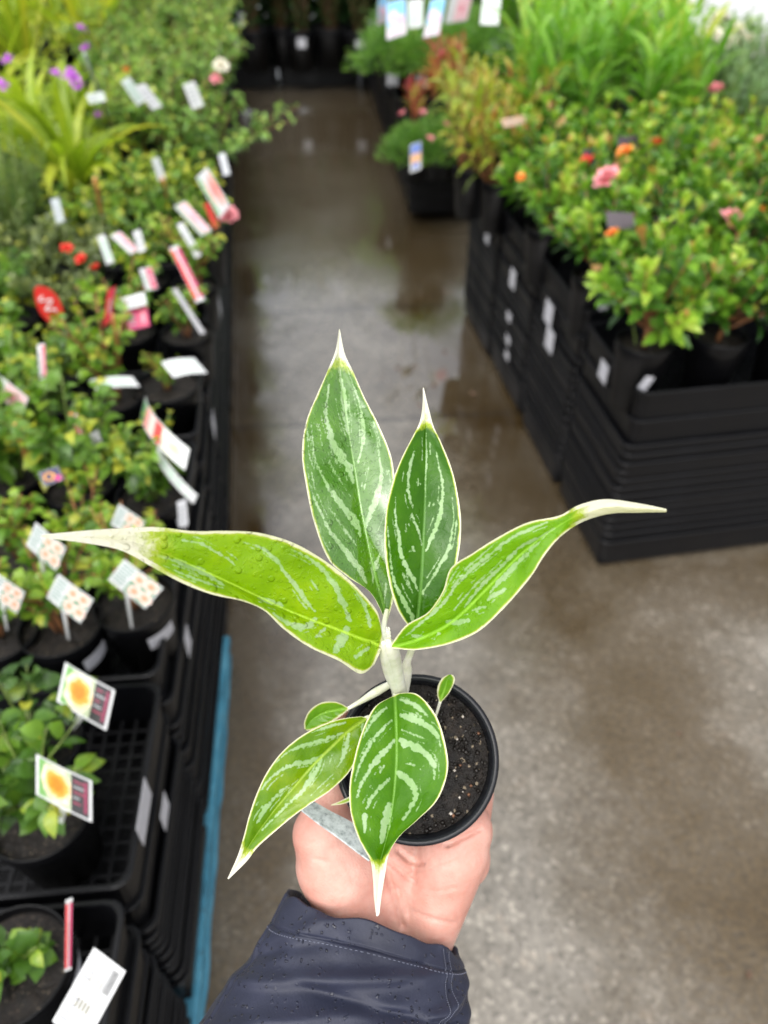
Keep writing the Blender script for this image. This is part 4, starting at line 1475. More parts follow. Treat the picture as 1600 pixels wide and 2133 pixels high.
def build_tags():
    T = tag
    T('plant_tag', [(137, 1378), (238, 1440), (222, 1520), (117, 1462)], .745, .70, 'orange', 'white bordered card with an orange rose, upper of two by the half empty tray', bend=.02, stake=(150, 1520, .615))
    T('plant_tag', [(78, 1570), (188, 1628), (194, 1712), (72, 1655)], .735, .69, 'orange', 'white bordered card with an orange rose, lower of two over the half empty tray', bend=.02, stake=(125, 1720, .615))
    T('plant_tag', [(200, 1962), (258, 2035), (180, 2170), (104, 2140)], (.72, .72, .69, .69), .69, 'back', 'white reverse of a tag with barcode and small print at bottom left', bend=.0, stake=(60, 2200, .62))
    T('plant_tag', [(137, 1862), (151, 1885), (149, 2005), (134, 2040)], (.76, .76, .64, .64), .64, 'crimson', 'tag seen edge on with a dark red face beside the nearest pot')
    pr = [([(75, 1082), (137, 1148), (116, 1182), (54, 1142)], 'pink rose tag behind the white tip of the left leaf'), ([(126, 1190), (190, 1255), (172, 1292), (92, 1250)], 'pink rose tag over the ticketed pot left of the corner pot'),
          ([(262, 1165), (336, 1225), (306, 1268), (222, 1208)], 'pink rose tag over the corner pot of the long tray'), ([(248, 1048), (302, 1088), (284, 1126), (230, 1094)], 'pink rose tag peeping over the top edge of the left leaf'), ([(-8, 1185), (48, 1240), (38, 1272), (-30, 1240)], 'pink rose tag cut off by the left frame edge')]
    for p, t in pr:
        T('plant_tag', p, .77, .72, 'pinkrose', t, bend=.01, stake=((p[2][0] + p[3][0]) / 2 + 10, p[2][1] + 40, .62))
    T('plant_tag', [(304, 825), (394, 935), (386, 980), (293, 866)], (.74, .72, .69, .70), .7, 'redgreen', 'long bent tag striped green and red leaning at the tray edge', bend=.12, nx=14)
    T('plant_tag', [(330, 925), (412, 1035), (402, 1046), (322, 950)], (.70, .66, .64, .68), .7, 'pale', 'grey green tag leaning under the bent striped tag', bend=.08)
    T('plant_tag', [(186, 792), (275, 785), (292, 805), (200, 814)], .70, .69, 'pale', 'pale green oval tag lying left of the open pot', bend=.06)
    T('plant_tag', [(335, 755), (405, 745), (432, 778), (362, 786)], .70, .69, 'pale', 'pale green oval tag lying on the rim of the open pot', bend=.06)
    T('plant_tag', [(250, 622), (300, 608), (306, 634), (254, 648)], .76, .74, None, 'white tag on top of the magenta tag')
    T('plant_tag', [(262, 648), (306, 638), (312, 678), (268, 690)], .735, .70, 'whitepink', 'magenta tag below the white tag', base=(.66, .06, .20))
    T('plant_tag', [(290, 560), (314, 556), (330, 600), (304, 606)], .78, .72, 'whitepink', 'small white and pink tag between thin roses')
    T('plant_tag', [(352, 515), (372, 512), (426, 622), (410, 632)], (.78, .78, .68, .68), .7, 'crimson', 'long strip tag in red white and crimson at the aisle edge')
    T('plant_tag', [(358, 602), (368, 600), (428, 692), (418, 698)], (.74, .74, .66, .66), .7, None, 'thin grey strip tag beside the long crimson strip tag', base=(.35, .35, .36))
    T('plant_tag', [(230, 490), (250, 482), (290, 520), (272, 530)], .79, .74, 'palepink', 'pale pink tag among the pale green roses')
    T('plant_tag', [(202, 492), (218, 488), (238, 545), (222, 552)], .79, .72, 'pale', 'narrow white tag left of the pale pink tag')
    T('plant_tag', [(276, 482), (292, 478), (304, 520), (290, 528)], .79, .74, None, 'small white tag right of the pale pink tag')
    T('plant_tag', [(408, 372), (432, 346), (478, 430), (458, 452)], (.80, .80, .72, .72), .7, 'redstripe', 'tag printed with red and pink roses above the pink bud', nx=8)
    T('plant_tag', [(424, 425), (436, 420), (456, 470), (446, 476)], (.74, .74, .68, .68), .7, None, 'narrow scarlet tag left of the pink bud', base=(.72, .07, .06))
    T('plant_tag', [(362, 430), (385, 418), (442, 480), (420, 492)], (.77, .77, .70, .70), .7, 'palepink', 'dull pink and grey green tag left of the red rose tag', base=(.42, .47, .40))
    T('plant_tag', [(368, 468), (380, 462), (420, 530), (408, 538)], (.76, .76, .68, .68), .7, None, 'long narrow white tag below the dull pink tag')
    T('plant_tag', [(253, 168), (268, 160), (304, 208), (286, 222)], (.98, .98, .90, .90), .9, 'pale', 'left tag of the pair of white tags among the shrubs', base=(.62, .68, .64))
    T('plant_tag', [(280, 178), (302, 174), (338, 220), (318, 230)], (.98, .98, .90, .90), .9, None, 'right tag of the pair of white tags among the shrubs')
    T('plant_tag', [(382, 174), (404, 170), (426, 218), (400, 230)], (.96, .96, .88, .88), .9, None, 'single white tag among the shrubs by the aisle', base=(.62, .64, .62))
    T('plant_tag', [(180, 196), (214, 190), (222, 210), (186, 216)], .95, .92, None, 'white tag across the long pale stake', base=(.6, .66, .62))
    T('plant_tag', [(0, 776), (54, 832), (50, 864), (-22, 818)], .77, .72, 'palepink', 'white and pink tag at the left frame edge below the red round tag')
    T('plant_tag', [(78, 715), (92, 718), (98, 785), (82, 795)], .77, .70, 'whitepink', 'narrow white and pink tag below the red round tag')
    T('plant_tag', [(80, 985), (120, 970), (132, 1000), (92, 1012)], .80, .78, 'navy', 'navy tag with an orange arch on the bushy green rose')
    T('plant_tag', [(150, 865), (160, 862), (178, 910), (166, 918)], .76, .71, 'crimson', 'narrow crimson tag beside the orange stake')
    T('plant_tag', [(186, 905), (204, 895), (215, 925), (198, 934)], .72, .69, None, 'small white tag right of the narrow crimson tag', base=(.6, .6, .62))
    T('plant_tag', [(226, 602), (240, 598), (234, 668), (214, 682)], .80, .72, 'crimson', 'red tag seen edge on right of the round red tag', base=(.6, .05, .05))
    T('plant_tag', [(368, 1045), (388, 1040), (392, 1092), (374, 1100)], .68, .62, None, 'small white ticket at the tray edge above the left leaf', base=(.66, .67, .70))
    T('plant_tag', [(105, 415), (122, 412), (136, 462), (118, 468)], .80, .73, None, 'small pale grey tag right of the rosemary', base=(.5, .55, .56))
    T('plant_tag', [(316, 330), (330, 328), (346, 372), (330, 378)], .84, .77, None, 'small pale tag at the foot of the shrubs', base=(.5, .54, .52))
    T('plant_tag', [(455, 322), (468, 318), (480, 362), (466, 366)], .74, .68, None, 'small pale tag hanging at the drooping shrub', base=(.6, .62, .64))
    T('plant_tag', [(478, 1), (484, 1), (486, 30), (480, 30)], .9, .85, None, 'tiny white tag before the potted trees')if False else None
    # round red tag with a white scrawl
    o0 = at(103, 637, .78)
    up = unit(np.array([-.25, -.1, .95])); sd = unit(np.cross(up, CAM - o0)) * -1
    nrm = unit(np.cross(sd, up))
    if np.dot(nrm, CAM - o0) < 0: nrm = -nrm
    V, F, C = [], [], []
    n = 28
    for zz in (0, -.0009):
        for k in range(n):
            a = 2 * PI * k / n
            V.append(sd * (.021 + .003 * math.cos(2 * a + 1)) * math.cos(a) + up * .045 * math.sin(a) + nrm * zz)
    F = [tuple(range(n)), tuple(range(2 * n - 1, n - 1, -1))] + [(k, k + n, (k + 1) % n + n, (k + 1) % n) for k in range(n)]
    o = obj('round_tag', mesh_data('round_tag', V, F, M['print'], False, facecols=[(.70, .035, .03)] * len(F), colname='ink'), None, o0)
    props(o, 'round red tag with a white scrawl below the rosemary', 'plant tag', 'plant tags on the left row')
    pts = [sd * (.012 * math.sin(t * 1.3) * (1 if t < 8 else .5)) * .9 + up * (.024 - .0045 * t) + nrm * .001 for t in np.linspace(0, 9, 40)]
    V, F = tubes([(pts, .0016, .0016)], 4)
    obj('scrawl', mesh_data('scrawl', V, F, M['white_card']), o)
    # orange and pale stakes
    for (a, b, za, zb, mt, t, w) in (((198, 372), (216, 462), .86, .68, 'bamboo', 'orange stake standing under the arching strap leaves', .006), ((338, 372), (350, 420), .80, .70, 'bamboo', 'short orange stake among the pale green roses', .005),
                                     ((176, 112), (240, 282), 1.02, .68, 'post', 'long pale grey stake leaning among the strap leaves', .005), ((34, 885), (60, 968), .80, .64, 'bamboo', 'orange stake left of the bushy green roses', .005),
                                     ((148, 862), (168, 905), .78, .70, 'bamboo', 'short orange stake by the narrow crimson tag', .004), ((235, 655), (250, 760), .82, .64, 'bamboo', 'thin orange stem stake by the thin yellow rose', .0035)):
        pa, pb = at(*a, za), at(*b, zb)
        pts = [pb + (pa - pb) * t for t in np.linspace(0, 1, 5)]
        V, F = tubes([([p - pb for p in pts], w, w * .9)], 8)
        o = obj('plant_stake', mesh_data('plant_stake', V, F, M[mt]), None, pb)
        props(o, t, 'stake', 'plant stakes on the left row')
    g = 'cards on the far right row'
    T('plant_card', [(790, -8), (808, -4), (806, 40), (784, 60)], (.95, .95, .825, .825), .7, 'bluepink', 'narrow blue and pink card leftmost on the far right row', group=g)
    T('plant_card', [(805, 5), (845, -4), (846, 70), (806, 84)], (.95, .95, .825, .825), .7, 'bluepink', 'wide blue and pink card second from the left on the far right row', group=g)
    T('plant_card', [(850, 0), (882, -2), (880, 55), (850, 60)], (.92, .92, .825, .825), .7, 'pale', 'pale green card between the blue and pink cards', group=g)
    T('plant_card', [(892, 0), (935, -6), (908, 72), (888, 78)], (.95, .95, .825, .825), .7, 'bluepink', 'blue and pink card right of the pale green card', group=g)
    T('plant_card', [(942, -8), (982, -10), (976, 40), (922, 52)], (.95, .95, .825, .825), .7, 'palepink', 'pink flower card right of the blue and pink cards', group=g)
    T('plant_card', [(1006, -10), (1046, -10), (1036, 52), (1002, 50)], (.95, .95, .825, .825), .7, 'pale', 'pale card at the right end of the far right row cards', group=g)
    T('plant_card', [(850, 300), (882, 296), (872, 350), (860, 362)], (.56, .56, .47, .47), .4, 'blueorange', 'blue and orange pointed tag on the light green mound', group=g)
    T('plant_tag', [(1043, 248), (1092, 240), (1098, 256), (1050, 266)], .88, .85, None, 'peach tag lying among the lance leaves', group=None, base=(.75, .50, .36))
    for p, t in (([(1285, 285), (1330, 282), (1328, 312), (1290, 315)], 'dark label above the bright orange flower'), ([(1212, 312), (1240, 308), (1242, 340), (1216, 342)], 'dark label behind the scarlet flower'), ([(1262, 440), (1320, 444), (1322, 478), (1266, 474)], 'dark label below the large pink flower'), ([(1362, 452), (1420, 450), (1424, 476), (1364, 480)], 'dark label between glossy shrubs right of the pink flower')):
        T('dark_label', p, .86, .82, None, t, group='dark labels on the right row', base=(.035, .02, .03))


build_tags()


def face_sticker(tray, pix, row, ang, side, w, h, out=.003):
    """white ticket on the aisle face of a tray stack"""
    n = np.array([math.cos(ang), math.sin(ang), 0]) * -side
    p0 = np.array([*row(tray.location[1]), 0]) + n * (out + .006)
    c = on_plane(*pix, p0, n)
    a = np.array([-math.sin(ang), math.cos(ang), 0]); zv = np.array([0, 0, 1.])
    V = [c + a * sx * w / 2 + zv * sz * h / 2 + n * q for q in (0, .0006) for sx, sz in ((-1, -1), (1, -1), (1, 1), (-1, 1))]
    F = [(0, 1, 2, 3), (7, 6, 5, 4), (0, 4, 5, 1), (1, 5, 6, 2), (2, 6, 7, 3), (3, 7, 4, 0)]
    mi = (Matrix.Translation(tray.location) @ Matrix.Rotation(tray.rotation_euler[2], 4, 'Z')).inverted()
    V = [mi @ Vector([float(x) for x in v]) for v in V]
    o = obj('price_sticker', mesh_data('price_sticker', V, F, M['sticker'], False), tray)


def pick(stack, z):
    return min(stack, key=lambda o: abs(o.location[2] + .05 - z))


for si, pix, w, h in ((2, (391, 1335), .035, .05), (1, (300, 1690), .07, .045), (1, (343, 1690), .04, .04), (4, (445, 885), .06, .05), (5, (458, 640), .06, .05)):
    yy = left_tops[si][0].location[1]
    n = np.array([math.cos(lang(yy)), math.sin(lang(yy)), 0])
    z = on_plane(*pix, np.array([*lrow(yy), 0]) + n * .009, n)[2]
    face_sticker(pick(left_tops[si], z), pix, lrow, lang(yy), -1, w, h)
for si, pix, w, h in ((1, (1143, 652), .06, .065), (1, (1145, 708), .06, .065), (2, (1068, 581), .05, .06), (0, (1257, 774), .045, .05), (3, (1015, 490), .05, .055), (2, (1060, 660), .04, .03), (2, (1058, 708), .04, .03), (2, (1056, 740), .04, .03)):
    n = -np.array([math.cos(R_ANG), math.sin(R_ANG), 0])
    z = on_plane(*pix, np.array([*rrow(1.5), 0]) + n * .009, n)[2]
    face_sticker(pick(right_tops[si], z), pix, rrow, R_ANG, 1, w, h)


# ------------------------------------------------------------------ the plant in the hand
def leaf_mat(name, dark, mid, light, trans=.35, rough=.18, drops=1.0, seed=0.0, spec=.28, coat=.06):
    m, nt, b = new_mat(name)
    a = N(nt, 'ShaderNodeVertexColor', layer_name='leafmap')      # r streak, g distance to margin, b tip, a midrib
    s = N(nt, 'ShaderNodeSeparateColor'); link(nt, a.outputs['Color'], s.inputs[0])
    co0 = objco(nt)
    mp = N(nt, 'ShaderNodeMapping'); mp.inputs['Location'].default_value = (seed, seed * .7, 0)
    link(nt, co0, mp.inputs[0]); co = mp.outputs[0]
    nb = noise(nt, co, 40, 4, .6)
    nf = noise(nt, co, 620, 4, .65)
    nm = noise(nt, co, 160, 4, .7, .5)
    base = ramp(nt, nb.outputs[0], [(0.28, dark), (0.5, mid), (0.74, light)])
    c = base.outputs[0]
    # pale speckle
    c = mix_c(nt, ramp(nt, nf.outputs[0], [(0.70, 0.0), (0.76, 0.35)]).outputs[0], c, (.40, .55, .24))
    # silver streaks
    st = math_n(nt, 'ADD', s.outputs[0], math_n(nt, 'MULTIPLY', math_n(nt, 'SUBTRACT', nm.outputs[0], .5), .40))
    st = math_n(nt, 'ADD', st, math_n(nt, 'MULTIPLY', math_n(nt, 'SUBTRACT', nf.outputs[0], .5), .72))
    stf = ramp(nt, st, [(0.47, 0.0), (0.66, 1.0)])
    c = mix_c(nt, math_n(nt, 'MULTIPLY', stf.outputs[0], .80), c, mix_c(nt, ramp(nt, nb.outputs[0], [(.4, 0.0), (.6, 1.0)]).outputs[0], (.33, .52, .22), (.46, .62, .36)))
    # midrib
    c = mix_c(nt, math_n(nt, 'MULTIPLY', ramp(nt, a.outputs['Alpha'], [(0.3, 0.0), (0.9, .75)]).outputs[0], 1.0), c, tuple(min(1, x * 1.5 + .06) for x in light))
    # margin: yellow green then cream
    wob = math_n(nt, 'ADD', math_n(nt, 'MULTIPLY', math_n(nt, 'SUBTRACT', nm.outputs[0], .5), .22), math_n(nt, 'MULTIPLY', math_n(nt, 'SUBTRACT', nb.outputs[0], .5), .25))
    ed = math_n(nt, 'ADD', s.outputs[1], wob)
    c = mix_c(nt, ramp(nt, ed, [(0.18, 1.0), (0.32, 0.0)]).outputs[0], c, (.42, .52, .03))
    c = mix_c(nt, ramp(nt, ed, [(0.13, 1.0), (0.20, 0.0)]).outputs[0], c, (.72, .72, .50))
    tp = math_n(nt, 'ADD', s.outputs[2], math_n(nt, 'ADD', math_n(nt, 'MULTIPLY', math_n(nt, 'SUBTRACT', nm.outputs[0], .5), .4), math_n(nt, 'MULTIPLY', math_n(nt, 'SUBTRACT', nf.outputs[0], .5), .3)))
    c = mix_c(nt, ramp(nt, tp, [(0.26, 0.0), (0.50, 1.0)]).outputs[0], c, (.40, .50, .03))
    c = mix_c(nt, ramp(nt, tp, [(0.46, 0.0), (0.68, 1.0)]).outputs[0], c, mix_c(nt, ramp(nt, nb.outputs[0], [(.35, 0.0), (.65, 1.0)]).outputs[0], (.74, .73, .58), (.80, .78, .68)))
    link(nt, c, b.inputs['Base Color'])
    # wet film and beads of water
    v1 = N(nt, 'ShaderNodeTexVoronoi'); v1.inputs['Scale'].default_value = 210; link(nt, co, v1.inputs['Vector'])
    v2 = N(nt, 'ShaderNodeTexVoronoi'); v2.inputs['Scale'].default_value = 470; link(nt, co, v2.inputs['Vector'])
    sel = N(nt, 'ShaderNodeSeparateColor'); link(nt, v1.outputs['Color'], sel.inputs[0])
    sel2 = N(nt, 'ShaderNodeSeparateColor'); link(nt, v2.outputs['Color'], sel2.inputs[0])
    d1 = math_n(nt, 'MULTIPLY', ramp(nt, v1.outputs['Distance'], [(0.0, 1.0), (0.22, .9), (0.38, 0.0)], 'EASE').outputs[0], ramp(nt, sel.outputs[0], [(0.72, 0.0), (0.74, 1.0)]).outputs[0])
    d2 = math_n(nt, 'MULTIPLY', ramp(nt, v2.outputs['Distance'], [(0.0, 1.0), (0.2, .9), (0.36, 0.0)], 'EASE').outputs[0], ramp(nt, sel2.outputs[1], [(0.68, 0.0), (0.70, .5)]).outputs[0])
    film = ramp(nt, nm.outputs[0], [(0.48, 0.0), (0.56, 1.0)])
    hgt = math_n(nt, 'ADD', math_n(nt, 'ADD', d1, d2), math_n(nt, 'MULTIPLY', film.outputs[0], .22))
    nrm0 = bump(nt, nb.outputs[0], .25, .004, None)
    bump(nt, hgt, .75 * drops, .0011, b, nrm0)
    rr = ramp(nt, nm.outputs[0], [(0.42, rough), (0.60, rough * .5)])
    link(nt, rr.outputs[0], b.inputs['Roughness'])
    b.inputs['Specular IOR Level'].default_value = spec
    b.inputs['Coat IOR'].default_value = 1.9
    link(nt, math_n(nt, 'MULTIPLY', ramp(nt, nb.outputs[0], [(.36, 0.0), (.44, 1.0)]).outputs[0], coat), b.inputs['Coat Weight'])
    b.inputs['Coat Roughness'].default_value = .14
    tc = mix_c(nt, 1.0, c, (1.2, 1.25, .55), 'MULTIPLY')
    translucent_out(nt, b, tc, trans)
    return m


def catmull(P_, t):
    """P_: (n, k) control rows at parameters 0..1 evenly spaced"""
    n = len(P_)
    x = t * (n - 1)
    i = min(int(x), n - 2)
    f = x - i
    p0 = P_[max(i - 1, 0)]; p1 = P_[i]; p2 = P_[i + 1]; p3 = P_[min(i + 2, n - 1)]
    return .5 * ((2 * p1) + (-p0 + p2) * f + (2 * p0 - 5 * p1 + 4 * p2 - p3) * f * f + (-p0 + 3 * p1 - 3 * p2 + p3) * f ** 3)


# markings of each big leaf: (x offset, y offset, scale) then strokes of (x, y, half width)
MARKS = {
 'A': (580, 660, 3.136, [
  [(330,440,5),(318,540,6),(310,650,12),(340,760,16),(370,850,22),(420,930,24),(470,1010,20),(488,1090,6)],
  [(215,690,3),(225,830,5),(240,930,7),(280,1020,9),(330,1120,12),(400,1210,16),(460,1290,20),(520,1370,18),(535,1440,5)],
  [(200,1050,3),(225,1160,5),(270,1260,8),(320,1370,10),(400,1480,14),(480,1580,18),(550,1680,16),(575,1740,6)],
  [(395,300,6),(405,400,10),(425,500,16),(430,600,18),(445,700,12),(460,770,4)],
  [(375,530,2),(385,610,3),(410,690,4),(440,780,3)], [(330,930,3),(380,1030,5),(430,1110,3),(485,1190,2)],
  [(450,340,2),(490,450,4),(525,550,6),(545,650,9),(555,740,14),(550,830,10),(520,950,5)],
  [(610,690,2),(640,780,4),(655,870,6),(665,960,7),(675,1040,12),(655,1130,14),(620,1240,18),(570,1370,10)],
  [(590,980,3),(560,1130,3)], [(665,1550,6),(625,1640,14),(618,1740,5)], [(320,1230,3),(390,1330,5),(450,1410,6),(520,1510,3)],
  [(240,1330,2),(290,1450,4),(340,1540,3)], [(700,1260,3),(650,1400,3)], [(720,1000,3),(735,1090,3)], [(480,620,3),(475,760,2)],
  [(705,1740,8),(690,1870,4)], [(265,700,2),(285,840,3)], [(190,960,2),(205,1100,3)]]),
 'B': (580, 660, 3.136, [
  [(965,760,3),(968,900,5),(962,1050,5),(960,1180,3)], [(885,880,6),(860,980,9),(848,1080,9),(860,1180,8),(878,1250,4)],
  [(870,1290,7),(905,1370,7),(940,1490,5)], [(1030,880,3),(1055,1000,7),(1072,1100,11),(1065,1220,11),(1050,1320,13),(1010,1420,14),(965,1530,5)],
  [(1135,1180,3),(1145,1300,5),(1135,1410,8),(1110,1520,10),(1060,1620,14),(1010,1700,9),(950,1790,7),(945,1830,3)],
  [(765,1180,4),(765,1300,7),(785,1420,11),(800,1540,13),(840,1640,14),(880,1720,13),(912,1790,5)],
  [(715,1370,3),(725,1500,5),(740,1640,7),(770,1760,10),(820,1860,14),(870,1950,14),(880,1990,6)],
  [(830,1340,3),(840,1410,3)], [(810,1680,3),(850,1770,3)], [(990,1210,2),(985,1240,3)], [(875,1505,8),(888,1530,5)], [(915,1050,2),(912,1100,2)],
  [(1175,1440,3),(1160,1600,4)], [(735,1700,2),(760,1880,4),(810,1990,3)]]),
 'C': (60, 1040, 2.105, [
  [(670,180,4),(740,190,6),(810,225,6),(870,260,5),(905,290,3)], [(930,185,3),(1010,210,6),(1080,260,8),(1130,330,8),(1170,380,9),(1210,440,9),(1255,490,5)],
  [(1150,220,3),(1230,260,6),(1290,310,10),(1340,380,11),(1375,450,12),(1410,530,8)], [(1330,310,3),(1400,360,5),(1450,420,7),(1485,500,8),(1495,560,6)],
  [(500,225,5),(600,255,8),(700,290,12),(780,330,11),(860,380,6)], [(590,290,3),(720,345,5),(850,390,4)], [(1010,430,7),(1060,450,11),(1110,465,8)],
  [(1070,500,4),(1120,535,7),(1180,560,10),(1230,550,12),(1260,520,8)], [(1260,605,5),(1300,565,6)], [(1400,565,10),(1370,620,18),(1340,670,9)], [(1235,350,4),(1270,400,3)], [(1430,690,8),(1490,650,6)]]),
 'D': (780, 1020, 2.5, [
  [(900,170,4),(800,210,7),(700,260,9),(600,340,9),(500,420,9),(440,490,5)], [(940,200,4),(860,250,6),(760,300,8),(680,380,9),(600,460,10),(530,530,8),(470,610,5)],
  [(890,240,4),(830,300,8),(760,370,10),(700,430,14),(640,490,10),(600,540,4)], [(640,270,3),(560,340,4),(480,410,5),(420,500,7),(370,580,9),(310,640,8),(240,700,4)],
  [(540,480,4),(470,560,5),(410,630,3)], [(680,520,10),(620,550,10),(590,580,5)], [(490,680,9),(430,690,13),(380,690,8)], [(580,610,6),(510,625,6)], [(250,770,8),(200,760,7)],
  [(440,400,3),(390,480,4),(350,560,5),(290,650,6),(200,730,5),(150,770,3)], [(330,745,5),(340,755,5)], [(300,775,4),(310,778,4)]]),
 'E': (460, 1380, 2.667, [
  [(990,205,6),(1060,225,14),(1110,260,10),(1150,300,5)], [(1000,290,12),(1060,310,18),(1120,340,16),(1170,370,14),(1210,420,8),(1220,470,4)], [(1005,375,4),(1070,400,6),(1150,430,3)],
  [(1000,430,14),(1050,460,20),(1110,485,16),(1150,520,16),(1185,580,12),(1185,650,5)], [(985,610,13),(1030,650,16),(1070,690,15),(1085,740,12),(1060,800,11),(1010,880,5)], [(1030,560,4),(1075,570,6)],
  [(920,250,6),(870,290,10),(825,350,9),(790,420,4)], [(950,320,5),(890,380,9),(840,440,9),(800,510,8),(765,590,6),(745,660,4)],
  [(965,430,6),(910,490,14),(860,550,14),(820,610,10),(780,680,8),(755,750,5)], [(940,645,6),(890,690,10),(840,750,10),(810,810,6)], [(800,850,13),(800,940,7)],
  [(935,780,10),(925,850,20),(905,920,18),(895,1000,10)], [(910,570,4),(885,610,4)], [(830,690,4),(840,680,3)], [(1105,590,4),(1110,595,4)]]),
 'F': (460, 1380, 2.667, [
  [(690,335,5),(620,350,8),(560,370,7),(500,390,3)], [(680,390,6),(600,420,10),(520,445,10),(450,465,10),(370,500,5),(300,560,4),(250,610,3)],
  [(570,510,4),(500,545,11),(420,560,13),(350,590,8),(280,640,6),(220,710,4)], [(560,530,6),(535,600,12),(490,660,14),(440,730,9),(380,780,8),(330,830,7),(280,880,5),(230,930,3)],
  [(710,400,8),(700,460,10),(680,520,10),(650,580,4)], [(790,340,6),(785,380,6)], [(380,680,3),(310,740,11),(250,810,12),(200,890,5)], [(625,620,3),(560,680,3),(500,740,3)],
  [(200,740,4),(165,800,3)], [(620,510,3),(605,560,3)], [(430,650,2),(330,740,3)], [(160,830,3),(150,880,3)]]),
}


def build_leaf(parent, name, stations, mat, seed, nstreak=6, tip=(.80, .97), quilt=.0014, margin=1.0, label=None, marks=None, NT=170, NX=40):
    """stations: rows of (Lu,Lv,Ld, Mu,Mv,Md, Ru,Rv,Rd), photo pixels and metres deep, base to tip"""
    S = np.array(stations, float)
    org = np.array(parent.location)
    W = np.zeros((NT + 1, 2 * NX + 1, 3))
    for i in range(NT + 1):
        r = catmull(S, i / NT)
        L, Mm, R = P(*r[0:3]), P(*r[3:6]), P(*r[6:9])
        nrm = unit(np.cross(R - L, P(*catmull(S, min(1, i / NT + .02))[3:6]) - P(*catmull(S, max(0, i / NT - .02))[3:6])))
        if np.dot(nrm, CAM - Mm) < 0: nrm = -nrm
        for j in range(-NX, NX + 1):
            x = j / NX
            E = L if x < 0 else R
            q = abs(x)
            wob = quilt * (math.sin(PI * q ** .8) * (.9 + .35 * math.sin(11 * i / NT * PI + 5 * q + seed)) + .5 * q * math.sin(7 * i / NT * PI + seed * 2 + (2 if x > 0 else 0)))
            hw = np.linalg.norm(E - Mm)
            W[i, j + NX] = Mm + (E - Mm) * q + nrm * wob * min(1, hw / .01)
    # metric maps
    mid = W[:, NX]
    ln = np.concatenate([[0], np.cumsum(np.linalg.norm(np.diff(mid, axis=0), axis=1))])
    tot = ln[-1]
    hwL = np.linalg.norm(W[:, 0] - mid, axis=1); hwR = np.linalg.norm(W[:, -1] - mid, axis=1)
    xs = np.linspace(-1, 1, 2 * NX + 1)
    hw = np.where(xs[None, :] < 0, hwL[:, None], hwR[:, None])
    X = xs[None, :] * hw
    Tm = np.repeat(ln[:, None], 2 * NX + 1, 1)
    edge = (1 - np.abs(xs))[None, :] * hw * 1000        # mm
    rn = random.Random(seed)
    streak = np.zeros_like(X)
    if marks:
        ox, oy, sc, strokes = MARKS[marks]
        dv = W - CAM
        dz = dv @ FW
        PU = 800 + 1600 * (dv @ FX) / dz; PV = 1066.5 - 1600 * (dv @ FU) / dz
        full = []
        for st in strokes:
            pts = np.array(st, float)
            pts = np.c_[ox + pts[:, 0] / sc, oy + pts[:, 1] / sc, pts[:, 2] / sc]
            full.append((pts, False))
            for q in range(2):                       # thin broken flecks beside the main marking
                n0 = len(pts)
                m_ = 12
                Q = np.array([catmull(pts, k / m_) for k in range(m_ + 1)])
                i0 = rn.randrange(0, 9); i1 = min(m_, i0 + rn.randrange(2, 5))
                dirv = Q[i1, :2] - Q[i0, :2]
                nv = np.array([-dirv[1], dirv[0]]) / (np.hypot(*dirv) + 1e-6)
                off = rn.choice((-1, 1)) * (Q[i0, 2] + rn.uniform(2.0, 9.0))
                F_ = Q[i0:i1 + 1].copy()
                F_[:, :2] += nv * off
                F_[:, 2] = rn.uniform(.5, 1.3)
                full.append((F_, True))
        for pts, fleck in full:
            ph = rn.uniform(0, 6)
            m_ = max(8, 8 * len(pts)) if not fleck else 6
            Q = np.array([catmull(pts, k / m_) for k in range(m_ + 1)])
            wm = [rn.uniform(.55, 1.3) if rn.random() > .07 else .25 for _ in range(m_ + 1)]
            sh = [rn.gauss(0, .22) for _ in range(m_ + 1)]
            for k in range(m_):
                ax, ay, w0 = Q[k]; bx, by, w1 = Q[k + 1]
                dx, dy = bx - ax, by - ay
                l_ = math.hypot(dx, dy) + 1e-6
                ax += -dy / l_ * sh[k] * w0; ay += dx / l_ * sh[k] * w0
                bx += -dy / l_ * sh[k + 1] * w1; by += dx / l_ * sh[k + 1] * w1
                dx, dy = bx - ax, by - ay
                h = np.clip(((PU - ax) * dx + (PV - ay) * dy) / (dx * dx + dy * dy + 1e-9), 0, 1)
                D = np.hypot(PU - ax - h * dx, PV - ay - h * dy)
                w = (w0 * wm[k] + (w1 * wm[k + 1] - w0 * wm[k]) * h)
                streak = np.maximum(streak, np.clip(.55 + (w - D) / 10.0, 0, 1))
    tt = Tm / tot
    tipm = np.clip((tt - tip[0]) / (tip[1] - tip[0]), 0, 1) ** .7
    tipm = np.clip(tipm * (1.1 - .35 * (edge > 2.0)), 0, 1)
    mw = .0011 * (1 - .75 * tt) + .0003
    rib = np.clip(1.25 - np.abs(X) / mw, 0, 1) * np.clip(1.35 - 1.1 * tt, 0, 1)
    edge = np.minimum(edge, Tm * 1000 + .2)
    cols = np.stack([streak, np.clip(edge / (5.0 * margin), 0, 1), tipm, rib], -1).reshape(-1, 4)
    V = (W - org).reshape(-1, 3)
    nx = 2 * NX + 1
    F = [(i * nx + j, i * nx + j + 1, (i + 1) * nx + j + 1, (i + 1) * nx + j) for i in range(NT) for j in range(nx - 1)]
    o = obj(name, mesh_data(name, V, F, mat, True, cols=cols, colname='leafmap'), parent)
    if label: o['label'] = label
    return o


RIM_D = .436
RC = P(868, 1578, RIM_D)
AX = unit(CAM - RC)
E1 = unit(np.cross(FU, AX)); E1 = E1 if E1[0] > 0 else -E1
E2 = np.cross(AX, E1)
E2 = E2 if np.dot(E2, FU) > 0 else -E2
POT_R, POT_H = .0470, .078


